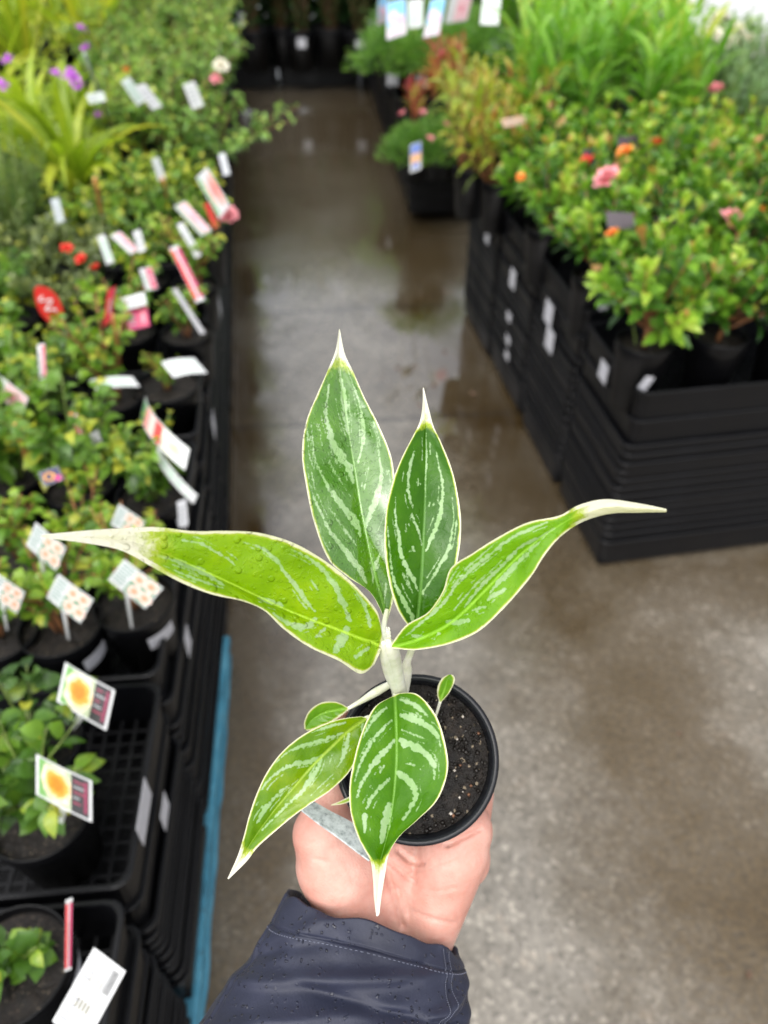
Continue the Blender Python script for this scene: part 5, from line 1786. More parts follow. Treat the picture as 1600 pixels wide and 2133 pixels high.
def PL(a, b, c):
    """pot space: right, up in the rim plane, along the axis toward the camera"""
    return RC + E1 * a + E2 * b + AX * c


def build_held():
    base = PL(0, 0, -POT_H)
    e = empty('held_plant', base)
    props(e, 'variegated white tipped leafy plant in a small black pot held in the hand', 'potted plant')
    org = base

    def ringpts(r, c, n=64):
        return [PL(r * math.cos(2 * PI * k / n), r * math.sin(2 * PI * k / n), c) - org for k in range(n)]
    R_0 = POT_R
    prof = [(.001, -POT_H), (.030, -POT_H), (.0305, -POT_H + .002), (.0425, -.014), (.0455, -.0135), (.0462, -.012), (.0468, -.002), (.0462, -.0004), (.0452, 0), (.0436, -.0002), (.0428, -.0012), (.0420, -.004), (.0405, -.02), (.03, -POT_H + .004)]
    V, F = loft([ringpts(r, c) for r, c in prof])
    pot = obj('pot', mesh_data('pot', V, F, M['held_pot']), e)
    # raised dashes on the rim where its lettering is too worn to read
    parts = []
    for k in range(7):
        a = rad(-34 + k * 2.6)
        r0, r1 = .0440, .0450
        w = rad(.7)
        q = [PL(r * math.cos(a + s), r * math.sin(a + s), .0006) - org for r, s in ((r0, -w), (r1, -w), (r1, w), (r0, w))]
        q2 = [p - AX * .0008 for p in q]
        parts.append((q + q2, [(0, 1, 2, 3), (0, 4, 5, 1), (1, 5, 6, 2), (2, 6, 7, 3), (3, 7, 4, 0)]))
    V, F = merge(parts)
    obj('rim_marks', mesh_data('rim_marks', V, F, M['held_pot'], False), pot)
    # soil with crumbs
    rn = random.Random(3)
    n = 60
    rings = []
    for q in range(1, 25):
        r = .0412 * q / 24
        rings.append([PL(r * math.cos(2 * PI * k / n), r * math.sin(2 * PI * k / n), -.009 + rn.uniform(-.0013, .0013) * (1 if q < 24 else 0)) - org for k in range(n)])
    V, F = loft(rings, True)
    soil = obj('soil', mesh_data('soil', V, F, M['soil']), e)
    parts = {'dark': [], 'pale': [], 'brown': []}
    for k in range(420):
        a = rn.uniform(0, 2 * PI); r = .040 * math.sqrt(rn.random())
        s = rn.uniform(.0006, .0020)
        kd = 'dark' if rn.random() < .86 else ('pale' if rn.random() < .45 else 'brown')
        if kd != 'dark': s = min(s, .0013)
        c = PL(r * math.cos(a), r * math.sin(a), -.0085 + s * .3) - org
        ax = [rvec(rn) for _ in range(3)]
        v = []
        for d in ((1, 0, 0), (-1, 0, 0), (0, 1, 0), (0, -1, 0), (0, 0, 1), (0, 0, -1)):
            v.append(c + (E1 * d[0] + E2 * d[1] + AX * d[2]) * s * rn.uniform(.6, 1.2) + ax[0] * s * .3)
        f = [(0, 2, 4), (2, 1, 4), (1, 3, 4), (3, 0, 4), (2, 0, 5), (1, 2, 5), (3, 1, 5), (0, 3, 5)]
        parts[kd].append((v, f))
    mats = {'dark': plain_mat('dark bark crumbs', (.010, .007, .005), .35, .5, 200, .5), 'pale': plain_mat('perlite', (.52, .46, .40), .7, .2, 200), 'brown': plain_mat('brown bark crumbs', (.16, .075, .04), .6, .4, 200)}
    for kd, nm in (('dark', 'bark_crumbs'), ('pale', 'perlite'), ('brown', 'wood_chips')):
        V, F = merge(parts[kd])
        o = obj(nm, mesh_data(nm, V, F, mats[kd], True), soil)
        o['kind'] = 'stuff'
    # a slow release grain
    c = P(714, 1637, .441) - org
    V, F = [], []
    rings = []
    for i in range(1, 8):
        t = PI * i / 8
        rings.append([c + (E1 * math.cos(a) + E2 * math.sin(a)) * .0016 * math.sin(t) + AX * .0016 * math.cos(t) for a in np.linspace(0, 2 * PI, 12, endpoint=False)])
    V, F = loft(rings, True, True)
    obj('fertiliser_grain', mesh_data('grain', V, F, M['petal_orange']), soil)
    V, F = [], []
    # moss
    L = []
    for (u, v) in ((968, 1610), (985, 1640), (960, 1625), (978, 1655)):
        p0 = P(u, v, .444) - org
        for k in range(7):
            L.append((p0 + rvec(rn) * .0015, AX + rvec(rn) * .8, rvec(rn), .003, .0016, 0, .2, rn.random()))
    V, F, T = leaves_to_mesh(L, oval)
    obj('moss', mesh_data('moss', V, F, M['rose'], True, cols=T), soil)
    # cream stems
    m_cream, nt, b = new_mat('cream stem')
    nn = noise(nt, objco(nt), 90, 4)
    r = ramp(nt, nn.outputs[0], [(.3, (.60, .62, .42)), (.55, (.78, .77, .64)), (.75, (.83, .82, .74))])
    link(nt, r.outputs[0], b.inputs['Base Color']); b.inputs['Roughness'].default_value = .3
    b.inputs['Subsurface Weight'].default_value = .15; b.inputs['Subsurface Radius'].default_value = (.003, .003, .002)
    bump(nt, nn.outputs[0], .3, .001, b)

    def stalk(name, pts, radii, seg=14, flat=1.0):
        pts = np.array(pts)
        n = 24
        Q = np.array([catmull(np.c_[pts, radii], k / n) for k in range(n + 1)])
        rings = []
        for i in range(n + 1):
            t = unit(Q[min(i + 1, n), :3] - Q[max(i - 1, 0), :3])
            a = unit(np.cross(t, AX)); bb = np.cross(t, a)
            rings.append([Q[i, :3] - org + Q[i, 3] * (a * math.cos(x) + bb * math.sin(x) * flat) for x in np.linspace(0, 2 * PI, seg, endpoint=False)])
        V, F = loft(rings, True, True)
        return obj(name, mesh_data(name, V, F, m_cream), e)
    stalk('stem', [P(842, 1492, .447), P(832, 1440, .42), P(822, 1390, .393), P(812, 1352, .374), P(806, 1338, .366)], [.0046, .0043, .0041, .0043, .0018])
    stalk('leaf_sheath', [P(826, 1440, .415), P(812, 1400, .394), P(802, 1362, .374), P(799, 1338, .364)], [.0024, .0032, .0027, .0010])
    stalk('leaf_stalk', [P(838, 1452, .436), P(842, 1420, .428), P(846, 1396, .42), P(848, 1380, .413), P(858, 1352, .402), P(866, 1322, .392)], [.0030, .0036, .0033, .0022, .0018, .0016])
    stalk('leaf_stalk', [P(808, 1345, .37), P(799, 1318, .378), P(801, 1296, .386), P(806, 1270, .39)], [.0019, .0016, .0014, .0012])
    stalk('leaf_stalk', [P(835, 1470, .43), P(826, 1452, .418), P(824, 1444, .412)], [.0022, .0018, .0014])
    stalk('leaf_stalk', [P(840, 1490, .44), P(800, 1492, .428), P(770, 1494, .418), P(760, 1496, .416)], [.0018, .0014, .0012, .0009])
    stalk('leaf_stalk', [P(826, 1418, .442), P(786, 1440, .437), P(750, 1462, .434), P(725, 1476, .432)], [.0016, .0024, .0015, .0010])
    stalk('leaf_stalk', [P(905, 1500, .442), P(912, 1478, .436), P(917, 1462, .432)], [.0007, .0008, .0009])
    # knobbly flower spike
    pts = [P(811 - .3 * k, 1345 - 3.6 * k, .372 - .0009 * k) for k in range(11)]
    parts = []
    for k, p in enumerate(pts):
        for q in range(5):
            a = q * 2 * PI / 5 + k * .6
            c = p + (E1 * math.cos(a) + E2 * math.sin(a) * .4 + AX * math.sin(a) * .8) * .0007 - org
            s = .0007 if k < 9 else .0005
            v = [c + (E1 * d[0] + E2 * d[1] + AX * d[2]) * s for d in ((1, 0, 0), (-1, 0, 0), (0, 1, 0), (0, -1, 0), (0, 0, 1), (0, 0, -1))]
            parts.append((v, [(0, 2, 4), (2, 1, 4), (1, 3, 4), (3, 0, 4), (2, 0, 5), (1, 2, 5), (3, 1, 5), (0, 3, 5)]))
    V, F = merge(parts)
    obj('flower_spike', mesh_data('flower_spike', V, F, m_cream), e)

    mA = leaf_mat('leaf upper left', (.045, .150, .006), (.075, .210, .008), (.110, .265, .012), .25, .14, 1.2, 1.0, .5, .75)
    mB = leaf_mat('leaf upper right', (.022, .095, .001), (.036, .130, .002), (.055, .165, .003), .25, .22, .35, 2.0, .2)
    mC = leaf_mat('leaf left', (.150, .310, .001), (.225, .420, .002), (.320, .510, .003), .45, .2, 1.0, 3.0)
    mD = leaf_mat('leaf right', (.105, .280, .002), (.150, .365, .003), (.210, .430, .006), .40, .2, .7, 4.0)
    mE = leaf_mat('leaf lower', (.042, .150, .001), (.064, .200, .002), (.105, .260, .003), .30, .2, .3, 5.0)
    mF = leaf_mat('leaf lower left', (.068, .180, .002), (.125, .265, .003), (.230, .350, .004), .35, .2, .3, 6.0)
    # upper left leaf, wet and sheeny
    build_leaf(e, 'leaf', [
        (803, 1294, .392, 805, 1296, .392, 808, 1290, .391),
        (772, 1235, .386, 796, 1255, .391, 818, 1255, .388),
        (722, 1200, .380, 779, 1190, .390, 830, 1190, .386),
        (684, 1165, .378, 766, 1130, .391, 832, 1120, .387),
        (655, 1090, .378, 752, 1060, .393, 828, 1055, .389),
        (638, 1015, .382, 742, 995, .397, 822, 995, .392),
        (629, 945, .387, 731, 930, .402, 814, 945, .397),
        (638, 878, .394, 722, 870, .407, 790, 888, .403),
        (661, 820, .401, 714, 812, .411, 760, 830, .408),
        (683, 770, .408, 708, 765, .414, 737, 775, .413),
        (699, 730, .413, 707, 728, .416, 718, 735, .416),
        (706, 686, .417, 707, 685, .418, 708, 686, .418)], mA, 11, 6, (.83, .93), quilt=.0009, marks='A')
    # upper right leaf
    build_leaf(e, 'leaf', [
        (864, 1322, .390, 865, 1323, .390, 866, 1322, .390),
        (828, 1270, .382, 872, 1262, .388, 900, 1275, .386),
        (809, 1205, .379, 878, 1200, .387, 938, 1218, .384),
        (801, 1140, .378, 881, 1138, .388, 956, 1150, .384),
        (803, 1075, .380, 884, 1072, .391, 961, 1085, .387),
        (816, 1010, .384, 886, 1008, .395, 952, 1022, .391),
        (836, 955, .389, 887, 950, .399, 938, 968, .396),
        (858, 912, .395, 887, 905, .402, 920, 922, .400),
        (874, 880, .400, 887, 872, .404, 903, 888, .403),
        (880, 845, .404, 885, 842, .406, 893, 850, .406),
        (881, 808, .408, 882, 807, .408, 883, 808, .408)], mB, 22, 6, (.80, .90), quilt=.0007, marks='B')
    # left leaf
    build_leaf(e, 'leaf', [
        (780, 1384, .365, 796, 1346, .368, 798, 1330, .367),
        (752, 1404, .360, 778, 1338, .367, 790, 1288, .361),
        (705, 1376, .355, 752, 1330, .364, 776, 1260, .357),
        (640, 1345, .350, 700, 1310, .360, 728, 1208, .350),
        (590, 1310, .346, 645, 1290, .356, 672, 1165, .346),
        (550, 1272, .343, 590, 1268, .352, 610, 1130, .342),
        (505, 1252, .339, 532, 1240, .347, 540, 1110, .338),
        (440, 1238, .334, 470, 1210, .341, 470, 1106, .334),
        (380, 1215, .329, 405, 1180, .335, 400, 1106, .330),
        (315, 1180, .324, 335, 1150, .328, 325, 1098, .326),
        (250, 1146, .319, 262, 1126, .322, 250, 1100, .321),
        (170, 1130, .314, 175, 1120, .315, 168, 1106, .315),
        (88, 1120, .310, 86, 1118, .310, 88, 1114, .310)], mC, 33, 6, (.62, .80), margin=1.5, quilt=.0012, marks='C')
    # right leaf, twisting to a rolled white tip
    build_leaf(e, 'leaf', [
        (812, 1347, .367, 811, 1348, .367, 812, 1350, .367),
        (845, 1303, .362, 862, 1335, .366, 868, 1354, .362),
        (892, 1275, .358, 925, 1306, .363, 935, 1342, .358),
        (922, 1232, .353, 968, 1272, .359, 995, 1316, .353),
        (940, 1182, .348, 1008, 1232, .355, 1045, 1272, .349),
        (985, 1152, .345, 1048, 1190, .351, 1082, 1232, .346),
        (1040, 1118, .343, 1090, 1150, .347, 1110, 1196, .343),
        (1100, 1088, .341, 1128, 1120, .343, 1136, 1155, .341),
        (1165, 1074, .339, 1166, 1094, .339, 1168, 1118, .340),
        (1206, 1052, .336, 1208, 1072, .333, 1212, 1088, .337),
        (1262, 1040, .331, 1266, 1056, .327, 1270, 1070, .332),
        (1330, 1048, .327, 1332, 1058, .324, 1332, 1068, .328),
        (1388, 1060, .323, 1389, 1063, .322, 1388, 1067, .323)], mD, 44, 7, (.70, .80), margin=1.0, quilt=.0009, marks='D')
    # lower leaf hanging over the pot
    build_leaf(e, 'leaf', [
        (815, 1452, .408, 823, 1448, .409, 832, 1444, .408),
        (778, 1476, .398, 824, 1476, .404, 870, 1446, .400),
        (752, 1530, .390, 826, 1530, .398, 908, 1490, .392),
        (736, 1590, .383, 826, 1585, .392, 928, 1550, .385),
        (728, 1640, .377, 822, 1640, .386, 933, 1605, .379),
        (730, 1690, .373, 816, 1690, .381, 912, 1665, .374),
        (742, 1735, .370, 808, 1735, .377, 870, 1708, .371),
        (758, 1768, .368, 799, 1770, .373, 832, 1742, .369),
        (772, 1795, .367, 792, 1798, .370, 810, 1780, .368),
        (777, 1830, .366, 789, 1832, .368, 802, 1822, .367),
        (779, 1870, .365, 786, 1870, .366, 795, 1866, .366),
        (784, 1908, .364, 786, 1909, .364, 790, 1905, .364)], mE, 57, 7, (.74, .84), margin=.9, quilt=.0009, marks='E')
    # lower left leaf
    build_leaf(e, 'leaf', [
        (752, 1492, .415, 764, 1495, .415, 764, 1500, .415),
        (700, 1500, .408, 728, 1520, .412, 752, 1560, .408),
        (640, 1525, .402, 690, 1556, .407, 728, 1608, .402),
        (592, 1562, .398, 650, 1596, .403, 690, 1645, .398),
        (558, 1605, .395, 612, 1640, .399, 645, 1676, .395),
        (536, 1650, .392, 578, 1680, .396, 602, 1708, .392),
        (520, 1695, .390, 549, 1718, .393, 566, 1738, .390),
        (508, 1740, .389, 525, 1752, .391, 536, 1766, .389),
        (496, 1780, .388, 505, 1785, .389, 514, 1794, .388),
        (474, 1830, .387, 475, 1831, .387, 477, 1831, .387)], mF, 68, 6, (.80, .92), margin=.8, quilt=.0009, marks='F')
    # small leaves
    mG = leaf_mat('small young leaf', (.10, .28, .01), (.15, .36, .015), (.20, .42, .02), .4, .2, .2, 7.0)
    build_leaf(e, 'young_leaf', [
        (726, 1474, .432, 726, 1476, .432, 727, 1478, .432), (700, 1462, .430, 704, 1478, .432, 710, 1492, .430), (668, 1464, .428, 676, 1484, .431, 690, 1505, .429),
        (645, 1480, .428, 655, 1495, .431, 672, 1512, .429), (634, 1502, .429, 642, 1508, .431, 655, 1520, .430), (634, 1518, .431, 636, 1519, .431, 640, 1522, .431)], mG, 5, 2, (1.5, 2), NT=50, NX=14, quilt=.0006)
    build_leaf(e, 'young_leaf', [
        (916, 1464, .432, 917, 1464, .432, 918, 1464, .432), (911, 1448, .429, 921, 1450, .430, 934, 1446, .429), (912, 1430, .427, 927, 1434, .428, 944, 1428, .427),
        (920, 1414, .426, 932, 1416, .427, 948, 1414, .426), (932, 1406, .426, 937, 1405, .427, 944, 1406, .426)], mG, 6, 2, (1.5, 2), NT=40, NX=12, quilt=.0005)
    build_leaf(e, 'young_leaf', [
        (690, 1676, .432, 690, 1677, .432, 690, 1678, .432), (708, 1669, .431, 709, 1672, .431, 710, 1676, .431), (724, 1661, .430, 725, 1666, .430, 727, 1671, .430), (738, 1655, .430, 739, 1658, .430, 741, 1664, .430)], mG, 7, 2, (1.5, 2), NT=20, NX=6, quilt=.0002)
    return e


build_held()


def build_held_tag():
    c = [P(628, 1684, .452), P(655, 1670, .448), P(776, 1778, .434), P(768, 1792, .442)]
    org = sum(c) / 4
    m, nt, b = new_mat('wet grey plastic card')
    n = noise(nt, objco(nt), 260, 4, .7)
    n2 = noise(nt, objco(nt), 60, 3)
    r = ramp(nt, n.outputs[0], [(.3, (.22, .25, .25)), (.5, (.50, .54, .54)), (.7, (.66, .70, .70))])
    link(nt, r.outputs[0], b.inputs['Base Color']); b.inputs['Roughness'].default_value = .2
    bump(nt, n2.outputs[0], .4, .002, b)
    # curved strip
    V, F = [], []
    n = 16
    top = [P(628, 1686, .432), P(664, 1714, .429), P(706, 1744, .426), P(743, 1772, .424), P(770, 1792, .422)]
    bot = [P(652, 1668, .440), P(690, 1690, .439), P(735, 1714, .438), P(765, 1743, .436), P(785, 1775, .434)]
    top, bot = np.array(top), np.array(bot)
    nr = unit(np.cross(top[-1] - top[0], bot[2] - top[2]))
    if np.dot(nr, CAM - org) < 0: nr = -nr
    for k in range(n + 1):
        a, q = catmull(top, k / n), catmull(bot, k / n)
        V += [a - org, q - org, a - org - nr * .0012, q - org - nr * .0012]
    for k in range(n):
        a = 4 * k
        F += [(a, a + 4, a + 5, a + 1), (a + 2, a + 3, a + 7, a + 6), (a, a + 2, a + 6, a + 4), (a + 1, a + 5, a + 7, a + 3)]
    F += [(0, 1, 3, 2), (4 * n, 4 * n + 2, 4 * n + 3, 4 * n + 1)]
    o = obj('plant_tag', mesh_data('plant_tag', V, F, m, False), None, org)
    props(o, 'wet grey plastic label wedged between the held pot and the thumb', 'plant tag')


build_held_tag()


# ------------------------------------------------------------------ the arm
def capsule(p0, r0, p1, r1, seg=20, nr=6):
    """rounded cone as a closed mesh"""
    p0, p1 = np.array(p0), np.array(p1)
    t = unit(p1 - p0)
    a = unit(np.cross(t, [.31, .52, .79])); b = np.cross(t, a)
    rings = []
    for k in range(1, nr + 1):
        q = PI / 2 * k / nr
        rings.append((p0 - t * r0 * math.cos(q), r0 * math.sin(q)))
    for f in (.25, .5, .75):
        rings.append((p0 + (p1 - p0) * f, r0 + (r1 - r0) * f))
    for k in range(nr):
        q = PI / 2 * k / nr
        rings.append((p1 + t * r1 * math.sin(q), r1 * math.cos(q)))
    R = [[c + r * (a * math.cos(x) + b * math.sin(x)) for x in np.linspace(0, 2 * PI, seg, endpoint=False)] for c, r in rings]
    return loft(R, True, True)


def skin_mat():
    m, nt, b = new_mat('skin')
    co = objco(nt)
    n = noise(nt, co, 28, 4, .6)
    n2 = noise(nt, co, 900, 3, .6)
    n3 = noise(nt, co, 160, 4, .6)
    r = ramp(nt, n.outputs[0], [(.28, (.52, .235, .18)), (.5, (.61, .325, .262)), (.72, (.70, .43, .355))])
    c = mix_c(nt, ramp(nt, n3.outputs[0], [(.50, 0.0), (.72, .28)]).outputs[0], r.outputs[0], (.60, .20, .15))
    link(nt, c, b.inputs['Base Color'])
    b.inputs['Roughness'].default_value = .48
    b.inputs['Subsurface Weight'].default_value = .12
    b.inputs['Subsurface Radius'].default_value = (.006, .0025, .0012)
    b.inputs['Subsurface Scale'].default_value = 1.0
    vo = N(nt, 'ShaderNodeTexVoronoi', feature='DISTANCE_TO_EDGE'); vo.inputs['Scale'].default_value = 420
    link(nt, co, vo.inputs['Vector'])
    h = math_n(nt, 'ADD', math_n(nt, 'MULTIPLY', n2.outputs[0], .4), math_n(nt, 'MULTIPLY', vo.outputs['Distance'], .6))
    bump(nt, h, .6, .0008, b)
    return m


def build_person():
    wr = P(800, 1980, .478)
    e = empty('person', wr)
    props(e, 'person in a wet navy rain jacket holding up the white tipped potted plant', 'person')
    org = wr
    C = []

    def cp(a, ra, b, rb): C.append(capsule(a - org, ra, b - org, rb))
    # forearm and wrist (two bones wide)
    for du, dr in ((-45, 0), (0, .002), (45, 0)):
        cp(P(640 + du * 1.4, 2420, .43), .031 + dr, P(795 + du, 1975, .486), .0205 + dr)
    # carpal block and heel of the hand
    cp(P(770, 1950, .484), .021, P(700, 1800, .470), .0250)
    cp(P(820, 1950, .486), .021, P(815, 1790, .486), .0220)
    cp(P(880, 1950, .484), .0200, P(948, 1770, .470), .0215)
    cp(P(905, 1900, .482), .0190, P(968, 1730, .468), .0175)
    # thenar and thumb up the left side of the pot
    cp(P(706, 1810, .470), .0255, P(672, 1738, .463), .0185)
    cp(P(730, 1810, .476), .0250, P(700, 1730, .470), .0200)
    cp(P(672, 1738, .463), .0175, PL(-.0520, -.018, -.030), .0118)
    cp(PL(-.0520, -.018, -.030), .0115, PL(-.0525, .006, -.024), .0098)
    cp(PL(-.0525, .006, -.024), .0098, PL(-.0485, .024, -.022), .0078)
    # palm plate under the pot
    z = -POT_H - .0165
    for a0, a1 in ((-.028, -.030), (-.010, -.010), (.010, .010), (.028, .028)):
        cp(PL(a0 * 1.05, -.062, z + .010), .0185, PL(a1, .020, z), .0130)
    cp(P(960, 1740, .470), .0170, PL(.034, -.020, z + .020), .0165)
    cp(PL(.034, -.020, z + .020), .0150, PL(.030, .018, z + .004), .0130)
    # fingers: unequal, bent round the far side of the pot
    fng = [(-.027, .016, .0088, [(.033, -.004), (.035, .010), (.033, .022)], .001), (-.010, .022, .0092, [(.039, -.006), (.0425, .013), (.0405, .028)], .0),
           (.010, .020, .0088, [(.038, -.006), (.0420, .012), (.0400, .026)], .002), (.027, .016, .0078, [(.034, -.005), (.0385, .010), (.0370, .022)], .004)]
    for a, b0, r, js, sp in fng:
        prev = PL(a, b0, z)
        rr = r * 1.18
        for k, (b, c) in enumerate(js):
            aa = a * (1 - .06 * k) + sp
            p = PL(aa, b, z + .004 + c)
            r2 = r * (1 - .09 * (k + 1))
            cp(prev, rr, p, r2)
            prev, rr = p, r2
    V, F = merge(C)
    me = mesh_data('body', V, F, skin_mat())
    o = obj('body', me, e)
    rm = o.modifiers.new('remesh', 'REMESH'); rm.mode = 'VOXEL'; rm.voxel_size = .0016
    sm = o.modifiers.new('smooth', 'SMOOTH'); sm.iterations = 14; sm.factor = .5
    dg = bpy.context.evaluated_depsgraph_get()
    me2 = bpy.data.meshes.new_from_object(o.evaluated_get(dg))
    o.modifiers.clear()
    o.data = me2
    # palm creases pressed into the surface
    n = len(me2.vertices)
    co = np.zeros(n * 3); me2.vertices.foreach_get('co', co); co = co.reshape(-1, 3)
    no = np.zeros(n * 3); me2.vertices.foreach_get('normal', no); no = no.reshape(-1, 3)
    d = co + org - CAM
    dz = d @ FW
    u = 800 + 1600 * (d @ FX) / dz; v = 1066.5 - 1600 * (d @ FU) / dz
    facing = (no * -unit(d)).sum(1) > 0
    dep = np.zeros(n)
    creases = [([(790, 1775), (808, 1820), (822, 1870), (838, 1930)], 5, .0028), ([(800, 1790), (830, 1812), (862, 1838)], 4, 0.0016), ([(830, 1772), (855, 1795), (880, 1800)], 4, 0.0020), ([(808, 1835), (840, 1862), (850, 1905)], 4, 0.0014),
               ([(930, 1760), (968, 1745), (1000, 1728)], 5, 0.0020), ([(660, 1790), (690, 1800), (715, 1822)], 4, 0.0006), ([(850, 1895), (900, 1915), (945, 1925)], 4, .0008), ([(640, 1760), (668, 1748), (690, 1752)], 3, .0006), ([(720, 1830), (760, 1845), (790, 1840)], 3, .0005), ([(870, 1850), (910, 1858), (950, 1850)], 3, .0005), ([(860, 1815), (905, 1812), (950, 1795)], 3, .0006), ([(700, 1775), (722, 1800), (735, 1840)], 3, .0004), ([(935, 1870), (950, 1890), (955, 1920)], 3, .0004)]
    for pts, w, dp in creases:
        for (a, b) in zip(pts[:-1], pts[1:]):
            ax, ay = a; dx, dy = b[0] - ax, b[1] - ay
            h = np.clip(((u - ax) * dx + (v - ay) * dy) / (dx * dx + dy * dy), 0, 1)
            D = np.hypot(u - ax - h * dx, v - ay - h * dy)
            dep = np.maximum(dep, 1.35 * dp * np.exp(-(D / w) ** 2))
    co = co - no * (dep * facing)[:, None]
    me2.vertices.foreach_set('co', co.ravel())
    me2.polygons.foreach_set('use_smooth', [True] * len(me2.polygons))
    me2.update()

    # ---- sleeve
    m, nt, b = new_mat('wet navy nylon')
    oc = objco(nt)
    n1 = noise(nt, oc, 30, 5, .65)
    r = ramp(nt, n1.outputs[0], [(.3, (.0075, .0095, .025)), (.55, (.011, .014, .034)), (.75, (.018, .021, .046))])
    v1 = N(nt, 'ShaderNodeTexVoronoi'); v1.inputs['Scale'].default_value = 310
    dn = noise(nt, oc, 160, 3)
    va = N(nt, 'ShaderNodeVectorMath', operation='MULTIPLY_ADD')
    link(nt, dn.outputs['Color'], va.inputs[0]); va.inputs[1].default_value = (.006, .006, .006); link(nt, oc, va.inputs[2])
    link(nt, va.outputs[0], v1.inputs['Vector'])
    s1 = N(nt, 'ShaderNodeSeparateColor'); link(nt, v1.outputs['Color'], s1.inputs[0])
    wv = N(nt, 'ShaderNodeTexWave'); wv.inputs['Scale'].default_value = 420; link(nt, oc, wv.inputs['Vector'])
    dens = ramp(nt, noise(nt, oc, 22, 3).outputs[0], [(.40, .0), (.52, 1.0)])
    drp = math_n(nt, 'MULTIPLY', ramp(nt, v1.outputs['Distance'], [(0, 1.0), (.2, .85), (.36, 0)], 'EASE').outputs[0], ramp(nt, s1.outputs[0], [(.50, 0.), (.52, 1.)]).outputs[0])
    drp = math_n(nt, 'MULTIPLY', drp, dens.outputs[0])
    link(nt, mix_c(nt, math_n(nt, 'MULTIPLY', drp, .85), r.outputs[0], (.006, .007, .016)), b.inputs['Base Color'])
    b.inputs['Sheen Weight'].default_value = .04
    rg = ramp(nt, drp, [(0, .58), (.5, .08)])
    link(nt, rg.outputs[0], b.inputs['Roughness'])
    nr0 = bump(nt, math_n(nt, 'ADD', n1.outputs[0], math_n(nt, 'MULTIPLY', wv.outputs[0], .05)), .35, .003, None)
    bump(nt, drp, .8, .0012, b, nr0)
    # rings: left edge, right edge (pixels), depth, half thickness, upward lean of the near side
    K = np.array([(596, 1862, 958, 1985, .474, .034, .016), (560, 1925, 966, 2020, .468, .037, .016), (512, 2000, 974, 2062, .460, .041, .014), (462, 2062, 979, 2105, .450, .045, .012), (415, 2140, 982, 2160, .441, .049, .010), (350, 2260, 985, 2270, .43, .054, .006), (280, 2400, 990, 2400, .42, .058, .0)], float)
    NS, NTH = 190, 240
    rng = random.Random(8)
    V = np.zeros((NS + 1, NTH, 3))

    def fold(s, th):
        """height of the cloth above the plain tube"""
        h = 0
        for (s0, t0, ds, dt, amp, sk) in ((.30, 1.9, .030, 1.0, .0042, .10), (.42, 1.2, .028, .9, -.0038, -.12), (.52, 2.2, .035, .8, .0040, .16), (.60, 1.4, .03, .8, -.0045, -.10), (.24, 2.5, .03, .6, -.0030, .15), (.70, 1.9, .04, 1.1, .0045, .1), (.34, .6, .04, .5, .0035, .3), (.50, .5, .05, .4, -.0040, .3), (.15, 1.0, .05, .25, -.0020, .5), (.10, 2.1, .06, .3, .0022, .4), (.12, 1.6, .06, .22, -.0018, -.3)):
            x = (s - s0 - sk * (th - t0)) / ds
            y = (th - t0) / dt
            h += 1.15 * amp * math.exp(-x * x / 1.5 - y * y)
        h += .0006 * math.sin(5 * th + 14 * s) * math.sin(17 * s + 2 * th)
        # hem seam and long seams
        h -= .0016 * math.exp(-((s - .145 - .012 * math.sin(3 * th)) / .0055) ** 2)
        for t1 in (.66 + .10 * s, 2.95 - .3 * s):
            h -= .0016 * math.exp(-((th - t1) / .022) ** 2)
            h += .0007 * math.exp(-((th - t1 - .06) / .03) ** 2)
        return h
    for i in range(NS + 1):
        s = i / NS
        k = catmull(K, s)
        L, R = P(k[0], k[1], k[4]), P(k[2], k[3], k[4])
        c = (L + R) / 2
        A = (R - L) / 2
        B = -FW * k[5] + FU * k[6]
        for j in range(NTH):
            th = 2 * PI * j / NTH
            ct, st = math.cos(th), math.sin(th)
            ct = math.copysign(abs(ct) ** .9, ct); st = math.copysign(abs(st) ** .9, st)
            q = A * ct + B * st
            rad_ = unit(A / np.dot(A, A) ** .5 * ct + B / np.dot(B, B) ** .5 * st)
            V[i, j] = c + q + rad_ * fold(s, th) - org
            if i == 0: pass
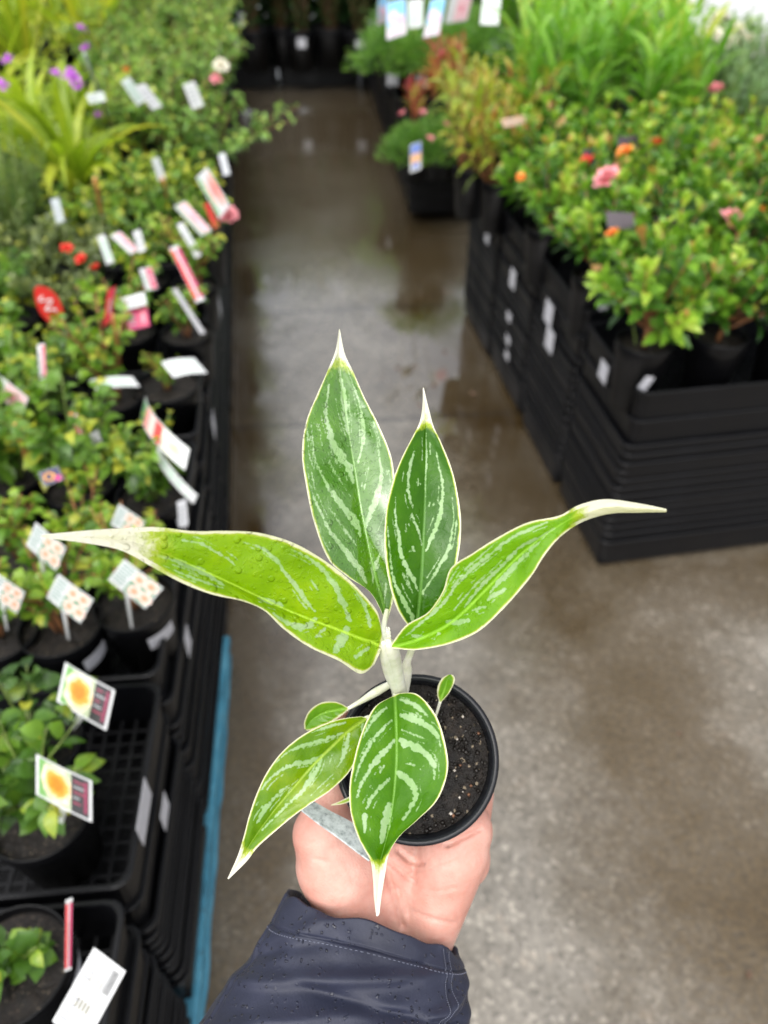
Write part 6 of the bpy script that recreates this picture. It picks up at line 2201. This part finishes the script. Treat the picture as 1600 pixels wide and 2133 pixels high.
    # crumpled free edge
    wig = np.array([.0016 * math.sin(3 * 2 * PI * j / NTH + 1) + .0012 * math.sin(7 * 2 * PI * j / NTH) + .0006 * math.sin(13 * 2 * PI * j / NTH + 2) for j in range(NTH)])
    axis = unit(V[NS // 6].mean(0) - V[0].mean(0))
    for i in range(0, 30):
        f = (1 - i / 30) ** 2
        V[i] += axis[None] * (wig * f)[:, None]
    cen = V[0].mean(0)
    inner = []
    for q, (sh, dn) in enumerate(((-.0004, -.0008), (-.0022, -.0006), (-.0032, .002), (-.0036, .012), (-.004, .03))):
        inner.append(V[0] + unit(V[0] - cen) * sh + axis * dn)
    rings = [r for r in inner[::-1]] + [V[i] for i in range(NS + 1)]
    VV, FF = loft([list(map(tuple, r)) for r in rings])
    sl = obj('jacket_sleeve', mesh_data('jacket_sleeve', VV, FF, m), e)
    # stitching beside the seams
    parts = []
    mt = plain_mat('grey thread', (.13, .14, .19), .6)

    def surf(s, th):
        i = min(NS, max(0, s * NS)); j = (th / (2 * PI) * NTH) % NTH
        i0 = int(min(NS - 1, i)); j0 = int(j)
        a = V[i0, j0] * (1 - (j - j0)) + V[i0, (j0 + 1) % NTH] * (j - j0)
        b2 = V[i0 + 1, j0] * (1 - (j - j0)) + V[i0 + 1, (j0 + 1) % NTH] * (j - j0)
        return a * (1 - (i - i0)) + b2 * (i - i0)
    lines = []
    for off in (-.055, .055):
        lines.append([(x, .66 + .10 * x + off) for x in np.linspace(.02, .8, 150)])
    lines.append([(.165 + .012 * math.sin(3 * x), x) for x in np.linspace(.1, 3.0, 130)])
    for ln in lines:
        for k in range(0, len(ln) - 1):
            if k % 2: continue
            p0, p1 = surf(*ln[k]), surf(*ln[k + 1])
            out = unit((p0 - V[int(ln[k][0] * NS)].mean(0)))
            m_ = p0 + (p1 - p0) * .5
            parts.append(tubes([([p0 + out * .0001, m_ + out * .0003, p1 + out * .0001], .00026, .00026)], 4))
    Vt, Ft = merge(parts)
    obj('stitching', mesh_data('stitching', Vt, Ft, mt), sl)


build_person()
print('objects', len(bpy.data.objects))
